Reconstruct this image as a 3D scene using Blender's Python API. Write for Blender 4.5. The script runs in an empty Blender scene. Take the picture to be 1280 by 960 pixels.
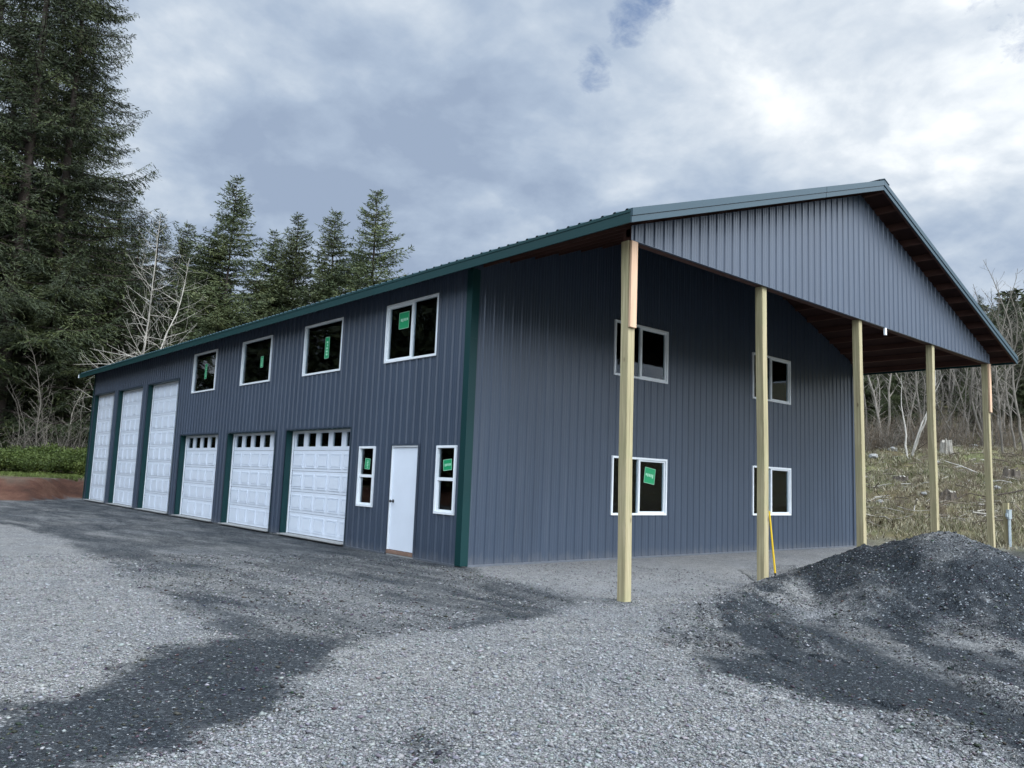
import bpy, bmesh, math, random
import numpy as np
from mathutils import Vector, Matrix
random.seed(4)
SC = bpy.context.scene
COL = SC.collection
R = math.radians

# ---------------------------------------------------------------- camera
CP = Vector((-8.622, -11.138, 1.543))
YAW, PIT, ROL = -0.71379, 0.12040, 0.03937
fwd = Vector((-math.sin(YAW)*math.cos(PIT), math.cos(YAW)*math.cos(PIT), math.sin(PIT)))
rt0 = Vector((math.cos(YAW), math.sin(YAW), 0)); up0 = rt0.cross(fwd)
rt = math.cos(ROL)*rt0 + math.sin(ROL)*up0
up = -math.sin(ROL)*rt0 + math.cos(ROL)*up0
cam = bpy.data.cameras.new('camera'); co = bpy.data.objects.new('camera', cam); COL.objects.link(co)
m = Matrix.Identity(4)
for i in range(3):
    m[i][0] = rt[i]; m[i][1] = up[i]; m[i][2] = -fwd[i]; m[i][3] = CP[i]
co.matrix_world = m
cam.sensor_fit = 'HORIZONTAL'; cam.sensor_width = 36; cam.lens = 990.77/1280*36
cam.clip_start = 0.05; cam.clip_end = 6000
SC.camera = co

# ---------------------------------------------------------------- light
SUN_EL, SUN_AZ = 42, 152          # degrees; azimuth measured clockwise from +Y
sx, sy = math.sin(R(SUN_AZ)), math.cos(R(SUN_AZ))
sd = Vector((sx*math.cos(R(SUN_EL)), sy*math.cos(R(SUN_EL)), math.sin(R(SUN_EL))))
sl = bpy.data.lights.new('sun', 'SUN'); sl.energy = 1.5; sl.angle = R(28); sl.color = (1, .965, .92)
so = bpy.data.objects.new('sun', sl); COL.objects.link(so)
so.rotation_euler = sd.to_track_quat('Z', 'Y').to_euler()

SC.view_settings.view_transform = 'Standard'; SC.view_settings.look = 'None'
SC.view_settings.exposure = 0.42; SC.view_settings.gamma = 1
SC.render.engine = 'CYCLES'
SC.cycles.max_bounces = 6; SC.cycles.transparent_max_bounces = 12

W = bpy.data.worlds.new('World'); SC.world = W; W.use_nodes = True
nt = W.node_tree; nt.nodes.clear()
def N(nt, t, **k):
    n = nt.nodes.new(t)
    for a, v in k.items(): setattr(n, a, v)
    return n
def LK(nt, a, b): nt.links.new(a, b)
def ramp(nt, fac, stops, interp='LINEAR'):
    n = N(nt, 'ShaderNodeValToRGB'); n.color_ramp.interpolation = interp
    el = n.color_ramp.elements
    while len(el) > 1: el.remove(el[0])
    el[0].position = stops[0][0]; c = stops[0][1]; el[0].color = (*c, 1) if hasattr(c, '__len__') else (c, c, c, 1)
    for p, c in stops[1:]:
        e = el.new(p); e.color = (*c, 1) if hasattr(c, '__len__') else (c, c, c, 1)
    LK(nt, fac, n.inputs[0]); return n.outputs[0]
def math_(nt, op, a, b=None, c=None, clamp=False):
    n = N(nt, 'ShaderNodeMath', operation=op); n.use_clamp = clamp
    for i, v in enumerate((a, b, c)):
        if v is None: continue
        if isinstance(v, (int, float)): n.inputs[i].default_value = v
        else: LK(nt, v, n.inputs[i])
    return n.outputs[0]
def mixc(nt, fac, a, b, blend='MIX'):
    n = N(nt, 'ShaderNodeMix', data_type='RGBA', blend_type=blend)
    for i, v in ((0, fac), (6, a), (7, b)):
        s = n.inputs[i]
        if isinstance(v, (int, float)): s.default_value = v if i == 0 else (v, v, v, 1)
        elif hasattr(v, '__len__'): s.default_value = (*v, 1)
        else: LK(nt, v, s)
    return n.outputs[2]
def noise(nt, vec, scale, detail=4, rough=.55, dist=0):
    n = N(nt, 'ShaderNodeTexNoise'); n.inputs['Scale'].default_value = scale
    n.inputs['Detail'].default_value = detail; n.inputs['Roughness'].default_value = rough
    n.inputs['Distortion'].default_value = dist
    if vec is not None: LK(nt, vec, n.inputs['Vector'])
    return n.outputs['Fac']
def mapping(nt, vec, sc=(1, 1, 1), loc=(0, 0, 0), rot=(0, 0, 0)):
    n = N(nt, 'ShaderNodeMapping'); n.inputs['Scale'].default_value = sc
    n.inputs['Location'].default_value = loc; n.inputs['Rotation'].default_value = rot
    LK(nt, vec, n.inputs[0]); return n.outputs[0]

# sky: Nishita seen through gaps of a procedural cloud deck
sky = N(nt, 'ShaderNodeTexSky', sky_type='NISHITA'); sky.sun_disc = False
sky.sun_elevation = R(SUN_EL); sky.sun_rotation = R(SUN_AZ)
bg_sky = N(nt, 'ShaderNodeBackground'); LK(nt, sky.outputs[0], bg_sky.inputs[0]); bg_sky.inputs[1].default_value = .07
tc = N(nt, 'ShaderNodeTexCoord'); G = tc.outputs['Generated']
sep = N(nt, 'ShaderNodeSeparateXYZ'); LK(nt, G, sep.inputs[0])
zc = math_(nt, 'ADD', math_(nt, 'MAXIMUM', sep.outputs[2], 0.0), .30)
comb = N(nt, 'ShaderNodeCombineXYZ')
LK(nt, math_(nt, 'DIVIDE', sep.outputs[0], zc), comb.inputs[0]); LK(nt, math_(nt, 'DIVIDE', sep.outputs[1], zc), comb.inputs[1])
P = comb.outputs[0]
n1 = noise(nt, P, 1.15, 7, .52, .5)
n2 = noise(nt, mapping(nt, P, (1, 1, 1), (7, 3, 0)), 3.6, 6, .55, .35)
n3 = noise(nt, mapping(nt, P, (1, 1, 1), (2, 9, 0)), 9, 6, .62, .2)
def billow(vec, scale, w=.35):      # rounded cauliflower clouds
    dn = N(nt, 'ShaderNodeTexNoise'); dn.inputs['Scale'].default_value = scale*1.7; dn.inputs['Detail'].default_value = 5; LK(nt, vec, dn.inputs['Vector'])
    ad = N(nt, 'ShaderNodeVectorMath', operation='MULTIPLY_ADD'); LK(nt, dn.outputs['Color'], ad.inputs[0]); ad.inputs[1].default_value = (w, w, w); LK(nt, vec, ad.inputs[2])
    v = N(nt, 'ShaderNodeTexVoronoi', feature='F1', voronoi_dimensions='2D'); v.inputs['Scale'].default_value = scale; v.inputs['Detail'].default_value = 3
    v.inputs['Roughness'].default_value = .55; v.normalize = True
    LK(nt, ad.outputs[0], v.inputs['Vector']); return math_(nt, 'SUBTRACT', .62, v.outputs['Distance'])
nb_ = billow(P, 2.3, .42)
def lobe(d, sharp, amp):          # broad brighter or darker part of the cloud deck in one direction of the sky
    v = Vector(d).normalized()
    dp = N(nt, 'ShaderNodeVectorMath', operation='DOT_PRODUCT'); LK(nt, G, dp.inputs[0]); dp.inputs[1].default_value = v
    nrm = math_(nt, 'DIVIDE', math_(nt, 'SUBTRACT', dp.outputs['Value'], sharp), 1-sharp, clamp=True)
    sm = math_(nt, 'SMOOTHSTEP', nrm, None) if False else math_(nt, 'POWER', nrm, 1.4)
    return math_(nt, 'MULTIPLY', sm, amp)
s = math_(nt, 'ADD', math_(nt, 'MULTIPLY', n1, .95), math_(nt, 'MULTIPLY', n2, .62))
s = math_(nt, 'ADD', s, math_(nt, 'MULTIPLY', n3, .24))
s = math_(nt, 'ADD', s, math_(nt, 'MULTIPLY', nb_, .55))
s = math_(nt, 'SUBTRACT', s, .375)
for d, sh, a in [((.80, .33, .50), .965, .20), ((.50, .76, .43), .95, -.10), ((.66, .60, .50), .985, .14),
                 ((.58, .62, .40), .99, .05), ((.24, .86, .44), .93, -.03), ((.87, .26, .30), .96, .05), ((.74, .50, .43), .985, -.06)]:
    s = math_(nt, 'ADD', s, lobe(d, sh, a))
ccol = ramp(nt, s, [(.48, (.255, .320, .430)), (.60, (.320, .392, .500)), (.72, (.420, .487, .575)), (.84, (.56, .612, .672)), (.97, (.78, .81, .83))])
bg_cl = N(nt, 'ShaderNodeBackground'); LK(nt, mixc(nt, lobe((.1, -.9, .6), .1, .15), ccol, (.62, .60, .56)), bg_cl.inputs[0])
# deck brightened out of view to light the walls: veiled sun side and left
LK(nt, math_(nt, 'ADD', math_(nt, 'ADD', 1.0, lobe((.22, -.95, .78), .45, 6.2)), lobe((-.85, -.15, .65), .40, 2.9)), bg_cl.inputs[1])
gap = None
for d, sh, a in [((.643, .540, .543), .9990, .42), ((.642, .553, .531), .9991, .42), ((.640, .566, .519), .9992, .40), ((.637, .578, .509), .9994, .30),
                 ((.630, .603, .488), .9993, .30), ((.634, .612, .470), .9990, .27), ((.87, .20, .50), .992, .27)]:
    l_ = lobe(d, sh, a); gap = l_ if gap is None else math_(nt, 'MAXIMUM', gap, l_)
n4 = noise(nt, mapping(nt, P, (1, 1, 1), (4, 1, 0)), 26, 6, .65, .3)
gn = math_(nt, 'ADD', math_(nt, 'MULTIPLY', n3, .50), math_(nt, 'MULTIPLY', n4, .55))
gf = ramp(nt, math_(nt, 'ADD', gn, gap), [(.72, 0), (.98, .85)])
bgap = N(nt, 'ShaderNodeBackground'); bgap.inputs[0].default_value = (.13, .22, .43, 1); bgap.inputs[1].default_value = 1
mx0 = N(nt, 'ShaderNodeMixShader'); mx0.inputs[0].default_value = .6
LK(nt, bg_sky.outputs[0], mx0.inputs[1]); LK(nt, bgap.outputs[0], mx0.inputs[2])
mx = N(nt, 'ShaderNodeMixShader'); LK(nt, gf, mx.inputs[0]); LK(nt, bg_cl.outputs[0], mx.inputs[1]); LK(nt, mx0.outputs[0], mx.inputs[2])
wo = N(nt, 'ShaderNodeOutputWorld'); LK(nt, mx.outputs[0], wo.inputs[0])

# ---------------------------------------------------------------- materials
MATS = {}
def mat(name, col, rough=.6, metal=0, spec=.5, var=.0, vscale=3, vsc3=(1, 1, 1), bump=0, bscale=30, obj_rand=0, trans=0, attr=None):
    """procedural principled material: base colour, patchy variation, bump"""
    M = bpy.data.materials.new(name); M.use_nodes = True; t = M.node_tree; b = t.nodes['Principled BSDF']
    tcn = N(t, 'ShaderNodeTexCoord'); O = mapping(t, tcn.outputs['Object'], vsc3)
    c = None
    if attr:
        at = N(t, 'ShaderNodeAttribute', attribute_name=attr); c = at.outputs['Color']
    nz = noise(t, O, vscale, 6, .6)
    hi = tuple(min(1, x*(1+var)) for x in col); lo = tuple(x*(1-var) for x in col)
    rc = ramp(t, nz, [(.3, lo), (.5, col), (.7, hi)])
    if c is not None: rc = mixc(t, 1.0, rc, c, 'MULTIPLY')
    if obj_rand:
        oi = N(t, 'ShaderNodeObjectInfo')
        f = math_(t, 'ADD', math_(t, 'MULTIPLY', oi.outputs['Random'], obj_rand), 1-obj_rand/2)
        rc = mixc(t, 1.0, rc, f, 'MULTIPLY')
    LK(t, rc, b.inputs['Base Color'])
    b.inputs['Roughness'].default_value = rough; b.inputs['Metallic'].default_value = metal
    b.inputs['Specular IOR Level'].default_value = spec
    if bump:
        bn = N(t, 'ShaderNodeBump'); bn.inputs['Strength'].default_value = bump; bn.inputs['Distance'].default_value = .01
        LK(t, noise(t, O, bscale, 4, .6), bn.inputs['Height']); LK(t, bn.outputs[0], b.inputs['Normal'])
    MATS[name] = M; return M

mSID = mat('slate metal siding', (.047, .065, .096), .36, 0, .55, .05, .8, bump=.04, bscale=1.5)
def side_detail():
    t = mSID.node_tree; b = t.nodes['Principled BSDF']; src = b.inputs['Base Color'].links[0].from_socket
    O = N(t, 'ShaderNodeTexCoord').outputs['Object']; sp = N(t, 'ShaderNodeSeparateXYZ'); LK(t, O, sp.inputs[0])
    q = math_(t, 'FLOOR', math_(t, 'DIVIDE', math_(t, 'ADD', sp.outputs[0], sp.outputs[1]), .914))
    w = N(t, 'ShaderNodeTexWhiteNoise', noise_dimensions='1D'); LK(t, q, w.inputs['W'])
    c = mixc(t, 1.0, src, math_(t, 'ADD', math_(t, 'MULTIPLY', w.outputs['Value'], .09), .955), 'MULTIPLY')
    # mud splashed up from the ground and faint run marks
    spl = noise(t, mapping(t, O, (1, 1, .35)), 7, 5, .7)
    f = math_(t, 'ADD', math_(t, 'MULTIPLY', sp.outputs[2], -2.6), math_(t, 'MULTIPLY', spl, 1.3))
    c = mixc(t, ramp(t, f, [(.15, 0), (.9, .38)]), c, (.22, .21, .20))
    st = noise(t, mapping(t, O, (9, 9, .25)), 1, 5, .7)
    c = mixc(t, ramp(t, st, [(.55, 0), (.8, .10)]), c, (.25, .26, .27))
    LK(t, c, b.inputs['Base Color'])
    LK(t, ramp(t, st, [(.3, .30), (.7, .46)]), b.inputs['Roughness'])
side_detail()
mGRN = mat('dark green trim', (.004, .036, .037), .45, 0, .3, .08, 1)
mROOF = mat('green roof metal', (.015, .044, .060), .38, 0, .4, .06, 1)
mGALV = mat('galvanised flashing', (.20, .22, .25), .4, .6, .5, .1, 6)
mDOOR = mat('white door paint', (.74, .79, .86), .45, 0, .5, .03, 2)
mVIN = mat('white vinyl', (.82, .85, .87), .4, 0, .5, .02, 3)
mRED = mat('red brown framing lumber', (.082, .038, .028), .8, 0, .3, .3, 6, (1, .12, 1), .1, 60)
mDECK = mat('roof underlayment', (.045, .022, .018), .85, 0, .2, .2, 2)
mTAN = mat('fresh framing lumber', (.42, .29, .17), .75, 0, .3, .2, 8, (1, 1, .1), .1, 60)
mSPL = mat('pale fir board', (.62, .41, .27), .7, 0, .3, .15, 14, (1, 1, .08), .1, 60)
mCONC = mat('concrete', (.33, .33, .32), .85, 0, .3, .15, 6, bump=.2, bscale=40)
mBLK = mat('black rubber', (.02, .02, .02), .5)
mSTK = mat('green sticker', (.0, .30, .11), .5)
mSTW = mat('sticker print', (.42, .72, .52), .5)
mYEL = mat('yellow paint', (.75, .50, .02), .4)
mBRASS = mat('dark metal knob', (.10, .10, .10), .3, .8)
mGRYB = mat('grey electrical enamel', (.36, .41, .43), .45, .2, .5, .06, 6)
mSILL = mat('brown sill board', (.24, .15, .11), .8, 0, .3, .25, 5)
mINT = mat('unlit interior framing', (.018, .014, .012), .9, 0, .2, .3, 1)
mPLY = mat('plywood', (.55, .45, .32), .8, 0, .3, .2, 3, (1, 1, .3))

def treated():
    """pressure treated post: green tinged grain, knots, water stains"""
    M = bpy.data.materials.new('pressure treated timber'); M.use_nodes = True; t = M.node_tree; b = t.nodes['Principled BSDF']
    O = N(t, 'ShaderNodeTexCoord').outputs['Object']
    g = noise(t, mapping(t, O, (34, 34, .9)), 1, 5, .6, .6)
    base = ramp(t, g, [(.3, (.235, .195, .105)), (.5, (.36, .306, .175)), (.7, (.48, .41, .255))])
    st = noise(t, mapping(t, O, (1.5, 1.5, 1.1)), 1.6, 4, .6)
    base = mixc(t, ramp(t, st, [(.45, 0), (.75, .55)]), base, (.28, .28, .14))
    v = N(t, 'ShaderNodeTexVoronoi'); v.inputs['Scale'].default_value = 1; LK(t, mapping(t, O, (5, 5, 2.2)), v.inputs['Vector'])
    base = mixc(t, ramp(t, v.outputs['Distance'], [(.05, .8), (.13, 0)]), base, (.10, .065, .03))
    LK(t, base, b.inputs['Base Color']); b.inputs['Roughness'].default_value = .75
    bn = N(t, 'ShaderNodeBump'); bn.inputs['Strength'].default_value = .25; bn.inputs['Distance'].default_value = .01
    LK(t, g, bn.inputs['Height']); LK(t, bn.outputs[0], b.inputs['Normal']); return M
mPT = treated()

def glass():
    M = bpy.data.materials.new('window glass'); M.use_nodes = True; t = M.node_tree; t.nodes.clear()
    fr = N(t, 'ShaderNodeFresnel'); fr.inputs[0].default_value = 1.35
    tr = N(t, 'ShaderNodeBsdfTransparent'); tr.inputs[0].default_value = (.78, .82, .80, 1)
    gl = N(t, 'ShaderNodeBsdfGlossy'); gl.inputs['Roughness'].default_value = .02; gl.inputs[0].default_value = (.9, .95, 1, 1)
    x = N(t, 'ShaderNodeMixShader'); LK(t, fr.outputs[0], x.inputs[0]); LK(t, tr.outputs[0], x.inputs[1]); LK(t, gl.outputs[0], x.inputs[2])
    o = N(t, 'ShaderNodeOutputMaterial'); LK(t, x.outputs[0], o.inputs[0]); return M
mGLS = glass()

def gravel(name, pile=False):
    M = bpy.data.materials.new(name); M.use_nodes = True; t = M.node_tree; b = t.nodes['Principled BSDF']
    O = N(t, 'ShaderNodeTexCoord').outputs['Object']
    def vor(scale):
        v = N(t, 'ShaderNodeTexVoronoi'); v.inputs['Scale'].default_value = scale; v.inputs['Randomness'].default_value = 1
        LK(t, O, v.inputs['Vector'])
        sp = N(t, 'ShaderNodeSeparateColor'); LK(t, v.outputs['Color'], sp.inputs[0])
        return v.outputs['Distance'], sp.outputs[0], sp.outputs[1]
    d1, a1, a2 = vor(58); d2, b1, b2 = vor(125); d3, c1, c2 = vor(30)
    val = math_(t, 'ADD', math_(t, 'MULTIPLY', a1, .55), math_(t, 'MULTIPLY', b1, .45))
    big = noise(t, O, .55, 5, .6); mid = noise(t, O, 3.2, 5, .65); fine = noise(t, O, 14, 3, .6)
    light = ramp(t, val, [(.05, (.038, .041, .044)), (.35, (.130, .134, .138)), (.65, (.228, .232, .234)), (.9, (.37, .374, .374))])
    light = mixc(t, 1.0, light, ramp(t, mid, [(.25, .70), (.5, .98), (.75, 1.15)]), 'MULTIPLY')
    light = mixc(t, 1.0, light, ramp(t, big, [(.3, (.82, .84, .87)), (.6, (1.08, 1.05, 1.0))]), 'MULTIPLY')
    dark = ramp(t, val, [(.1, (.004, .006, .009)), (.5, (.013, .018, .023)), (.80, (.029, .037, .045)), (.92, (.11, .125, .135)), (1, (.42, .44, .45))])
    sparse = ramp(t, c1, [(.90, 0), (.93, 1)] if pile else [(.965, 0), (.98, 1)])     # odd bright stones
    dark = mixc(t, math_(t, 'MULTIPLY', sparse, ramp(t, d3, [(.3, .8), (.5, 0)])), dark, (.28, .30, .32))
    at = N(t, 'ShaderNodeAttribute', attribute_name='dark'); f = at.outputs['Fac']
    # streaks of grading left by the machine, running along the building
    stk = noise(t, mapping(t, O, (1.6, .45, 1), rot=(0, 0, R(8))), 1.5, 6, .7, .4)
    edge = math_(t, 'ADD', math_(t, 'MULTIPLY', math_(t, 'SUBTRACT', stk, .5), 2.1), math_(t, 'MULTIPLY', math_(t, 'SUBTRACT', fine, .5), .9))
    edge = math_(t, 'ADD', edge, math_(t, 'MULTIPLY', math_(t, 'SUBTRACT', a2, .5), .5))
    bell = math_(t, 'MULTIPLY', math_(t, 'MULTIPLY', f, math_(t, 'SUBTRACT', 1, f)), 4)
    ff = math_(t, 'ADD', f, math_(t, 'MULTIPLY', edge, bell), clamp=True)
    col = mixc(t, ff, light, dark)
    if not pile:
        s = N(t, 'ShaderNodeAttribute', attribute_name='soil').outputs['Fac']
        soil = ramp(t, noise(t, O, .9, 7, .7), [(.3, (.045, .022, .014)), (.5, (.105, .047, .030)), (.72, (.19, .105, .068))])
        col = mixc(t, s, col, soil)
        g = N(t, 'ShaderNodeAttribute', attribute_name='grass').outputs['Fac']
        gc = ramp(t, noise(t, O, .7, 8, .72), [(.3, (.050, .044, .028)), (.45, (.105, .092, .056)), (.55, (.12, .116, .062)), (.72, (.24, .21, .14))])
        gr = ramp(t, noise(t, O, .3, 4, .6), [(.4, (1.1, .98, .84)), (.68, (.85, .98, .68))])
        col = mixc(t, g, col, mixc(t, 1.0, gc, gr, 'MULTIPLY'))
        w = N(t, 'ShaderNodeAttribute', attribute_name='fines').outputs['Fac']
        fc = ramp(t, math_(t, 'ADD', math_(t, 'MULTIPLY', b1, .5), math_(t, 'MULTIPLY', mid, .5)), [(.2, (.14, .145, .15)), (.5, (.23, .235, .24)), (.8, (.35, .35, .35))])
        col = mixc(t, w, col, fc)
    LK(t, col, b.inputs['Base Color']); b.inputs['Roughness'].default_value = .8; b.inputs['Specular IOR Level'].default_value = .25
    h = math_(t, 'ADD', math_(t, 'MULTIPLY', math_(t, 'SUBTRACT', .6, d1), .016), math_(t, 'MULTIPLY', math_(t, 'SUBTRACT', .6, d2), .007))
    h = math_(t, 'ADD', h, math_(t, 'MULTIPLY', fine, .02))
    bn = N(t, 'ShaderNodeBump'); bn.inputs['Strength'].default_value = .9; bn.inputs['Distance'].default_value = 1.0
    LK(t, h, bn.inputs['Height']); LK(t, bn.outputs[0], b.inputs['Normal']); return M
mGRAV = gravel('gravel and soil'); mPILE = gravel('piled crushed rock', True)

# ---------------------------------------------------------------- helpers
def tag(o, label=None, cat=None, group=None, kind=None):
    if label: o['label'] = label
    if cat: o['category'] = cat
    if group: o['group'] = group
    if kind: o['kind'] = kind
    return o
def empty(name, loc=(0, 0, 0), parent=None):
    o = bpy.data.objects.new(name, None); o.location = loc; o.empty_display_size = .2; COL.objects.link(o)
    if parent: o.parent = parent
    return o
def mkobj(name, me, parent=None):
    o = bpy.data.objects.new(name, me); COL.objects.link(o)
    if parent: o.parent = parent
    return o
class MB:
    """collects boxes and faces into one mesh"""
    def __init__(s): s.v = []; s.f = []; s.mi = []; s.mats = []
    def mi_(s, m):
        if m not in s.mats: s.mats.append(m)
        return s.mats.index(m)
    def hexa(s, pts, m):
        b = len(s.v); s.v += [tuple(p) for p in pts]
        for q in ((0, 3, 2, 1), (4, 5, 6, 7), (0, 1, 5, 4), (1, 2, 6, 5), (2, 3, 7, 6), (3, 0, 4, 7)):
            s.f.append([b+i for i in q]); s.mi.append(s.mi_(m))
    def box(s, a, b, m, F=None):
        (x0, y0, z0), (x1, y1, z1) = a, b
        pts = [(x0, y0, z0), (x1, y0, z0), (x1, y1, z0), (x0, y1, z0), (x0, y0, z1), (x1, y0, z1), (x1, y1, z1), (x0, y1, z1)]
        if F: pts = [F(*p) for p in pts]
        s.hexa(pts, m)
    def quad(s, pts, m):
        b = len(s.v); s.v += [tuple(p) for p in pts]; s.f.append(list(range(b, b+len(pts)))); s.mi.append(s.mi_(m))
    def tube(s, p0, p1, r0, r1, m, n=10, caps=True):
        p0, p1 = Vector(p0), Vector(p1); d = (p1-p0).normalized()
        a = d.orthogonal().normalized(); c = d.cross(a); b = len(s.v)
        for p, r in ((p0, r0), (p1, r1)):
            for i in range(n):
                q = 2*math.pi*i/n; s.v.append(tuple(p+(a*math.cos(q)+c*math.sin(q))*r))
        for i in range(n):
            j = (i+1) % n; s.f.append([b+i, b+j, b+n+j, b+n+i]); s.mi.append(s.mi_(m))
        if caps:
            s.f.append([b+i for i in reversed(range(n))]); s.mi.append(s.mi_(m))
            s.f.append([b+n+i for i in range(n)]); s.mi.append(s.mi_(m))
    def build(s, name, parent=None, bevel=0, smooth=False, loc=None, recalc=True):
        me = bpy.data.meshes.new(name)
        vv = s.v if loc is None else [(x-loc[0], y-loc[1], z-loc[2]) for x, y, z in s.v]
        me.from_pydata(vv, [], s.f)
        for mm in s.mats: me.materials.append(mm)
        me.polygons.foreach_set('material_index', s.mi)
        if recalc or bevel:
            bm = bmesh.new(); bm.from_mesh(me); bmesh.ops.recalc_face_normals(bm, faces=bm.faces)
            if bevel:
                bmesh.ops.bevel(bm, geom=[e for e in bm.edges if len(e.link_faces) == 2 and e.calc_face_angle(0) > .5], offset=bevel, segments=2, affect='EDGES', clamp_overlap=True)
            bm.to_mesh(me); bm.free()
        if smooth: me.polygons.foreach_set('use_smooth', [True]*len(me.polygons))
        o = mkobj(name, me, parent)
        if loc is not None: o.location = loc
        return o
def fastmesh(name, V, F, k, mats, colors=None, smooth=False, cname='tint'):
    V = np.asarray(V, np.float32); F = np.asarray(F, np.int32)
    me = bpy.data.meshes.new(name); me.vertices.add(len(V)); me.vertices.foreach_set('co', V.ravel())
    me.loops.add(len(F)*k); me.loops.foreach_set('vertex_index', F.ravel())
    me.polygons.add(len(F)); me.polygons.foreach_set('loop_start', np.arange(0, len(F)*k, k, dtype=np.int32))
    try: me.polygons.foreach_set('loop_total', np.full(len(F), k, np.int32))
    except Exception: pass
    for mm in mats: me.materials.append(mm)
    if smooth: me.polygons.foreach_set('use_smooth', np.ones(len(F), bool))
    me.update(calc_edges=True)
    if colors is not None:
        ca = me.color_attributes.new(cname, 'FLOAT_COLOR', 'POINT')
        c = np.ones((len(V), 4), np.float32); c[:, :3] = colors; ca.data.foreach_set('color', c.ravel())
    me.validate(); return me

def vhash(ix, iy, seed):
    h = (ix.astype(np.int64)*374761393 + iy.astype(np.int64)*668265263 + seed*1442695) & 0xffffffff
    h = ((h ^ (h >> 13))*1274126177) & 0xffffffff
    return ((h ^ (h >> 16)) & 0xffff)/65535.0
def vnoise(x, y, seed=0):
    ix, iy = np.floor(x), np.floor(y); fx, fy = x-ix, y-iy
    fx = fx*fx*(3-2*fx); fy = fy*fy*(3-2*fy)
    a, b, c, d = (vhash(ix+i, iy+j, seed) for i, j in ((0, 0), (1, 0), (0, 1), (1, 1)))
    return (a*(1-fx)+b*fx)*(1-fy)+(c*(1-fx)+d*fx)*fy
def fbm(x, y, seed=0, o=4):
    s = 0; a = .5
    for i in range(o): s = s+a*(vnoise(x, y, seed+i)-.5); x = x*2.03+5.1; y = y*2.03+1.7; a *= .5
    return s
def sstep(a, b, x):
    t = np.clip((x-a)/(b-a), 0, 1); return t*t*(3-2*t)
def polydist(x, y, poly):
    """signed distance, positive inside"""
    x = np.asarray(x); y = np.asarray(y); d = np.full(x.shape, 1e9); ins = np.zeros(x.shape, bool); n = len(poly)
    for i in range(n):
        ax, ay = poly[i]; bx, by = poly[(i+1) % n]; ex, ey = bx-ax, by-ay
        t = np.clip(((x-ax)*ex+(y-ay)*ey)/(ex*ex+ey*ey+1e-12), 0, 1)
        d = np.minimum(d, (x-ax-ex*t)**2+(y-ay-ey*t)**2)
        c = (ay > y) != (by > y); xi = ex*(y-ay)/(ey if abs(ey) > 1e-9 else 1e-9)+ax
        ins ^= c & (x < xi)
    return np.where(ins, 1, -1)*np.sqrt(d)

# ---------------------------------------------------------------- terrain
CX, CY = CP.x, CP.y
def bearing(x, y):        # degrees clockwise from the view axis, and distance
    a = np.degrees(np.arctan2((x-CX)*.756-(y-CY)*.655, (x-CX)*.655+(y-CY)*.756)); return a, np.hypot(x-CX, y-CY)
def terr(x, y):
    x = np.asarray(x, float); y = np.asarray(y, float); b, d = bearing(x, y)
    wl = 1-sstep(-27, -24.5, b); wr = sstep(21.5, 24, b); wm = np.clip(1-wl-wr, 0, 1)
    ed = 39.2+.5*fbm(x*.5, y*.5, 3)-2.4*sstep(28.3, 31, -b)
    left = .84*sstep(0, 2.6, d-ed)+.010*np.clip(d-41, 0, 40)+.10*np.clip(d-78, 0, 90)
    right = 4.3*sstep(25, 62, d)*.55+.10*np.clip(d-26, 0, 34)*.75+.22*np.clip(d-60, 0, 60)+.12*np.clip(d-120, 0, 300)
    mid = .10*np.clip(d-50, 0, 30)+.2*np.clip(d-80, 0, 120)
    h = wl*left+wr*right+wm*mid
    rough = 1.5*np.clip((d-27)/14, 0, 1)*(wr+.3*wl*sstep(40, 46, d))
    h = h+fbm(x*.35, y*.35, 11)*.9*rough+fbm(x*1.4, y*1.4, 17)*.35*rough
    near = 1-np.clip((d-25)/10, 0, 1)
    ins = (x > -.35) & (x < 15) & (y > -.3) & (y < 26.3)
    h = h+near*(fbm(x*.7, y*.7, 5)*.05+fbm(x*3, y*3, 8)*.022)*np.where(ins, 0, 1)*np.clip((np.abs(x)+np.abs(y)), .2, 1)
    h = h-.085*sstep(0, 1, np.clip((-y-1.5)/2.0, 0, 1))*np.where(x > -2, 1, 0)*near
    return h
MP = [(-9.55, 16.56), (-12.5, 22), (-14, 31), (-6, 29), (-.28, 26.2), (.3, 25), (.3, -.3), (-.2, -1.0), (-.1, -3.31), (-1.94, -4.31), (-2.84, -4.35), (-3.68, -4.4), (-4.64, -4.63), (-4.95, -4.65), (-5.6, -4.2), (-5.75, -3.6), (-5.45, -2.87), (-5.44, -1.37), (-5.44, .83), (-4.98, 4.41), (-4.72, 8.33), (-5.1, 11.66)]
VP = [(-8.9, -7.2), (-8.2, -5.9), (-7.59, -5.17), (-7.26, -4.86), (-6.91, -4.44), (-6.5, -4.05), (-5.86, -3.63), (-5.54, -3.94), (-5.16, -3.94), (-4.57, -4.41), (-5.23, -5.22), (-5.71, -5.66), (-6.27, -6.23), (-6.54, -6.38), (-6.8, -6.44), (-7.06, -6.57), (-7.32, -6.81), (-7.75, -7.22), (-8.3, -7.9)]
V2 = [(-3.68, -4.4), (-2.64, -3.82), (-1.61, -4.1), (-2.1, -4.46), (-2.93, -4.46)]
DP = [(-2.13, -5.89), (-.36, -4.95), (3.6, -4.0), (9.7, -2.6), (18.9, -3.1), (16, -12), (4, -14), (-4.09, -11.4), (-3.5, -10), (-3.3, -9.54), (-3.24, -9.36), (-3.17, -9.07), (-2.81, -8.62), (-2.97, -8.24), (-3.02, -7.76), (-2.92, -7.11), (-2.45, -6.34)]
S2 = [(-6.01, -7.05), (-5.7, -7.0), (-5.67, -7.44), (-5.97, -7.69), (-6.26, -7.61)]
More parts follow.
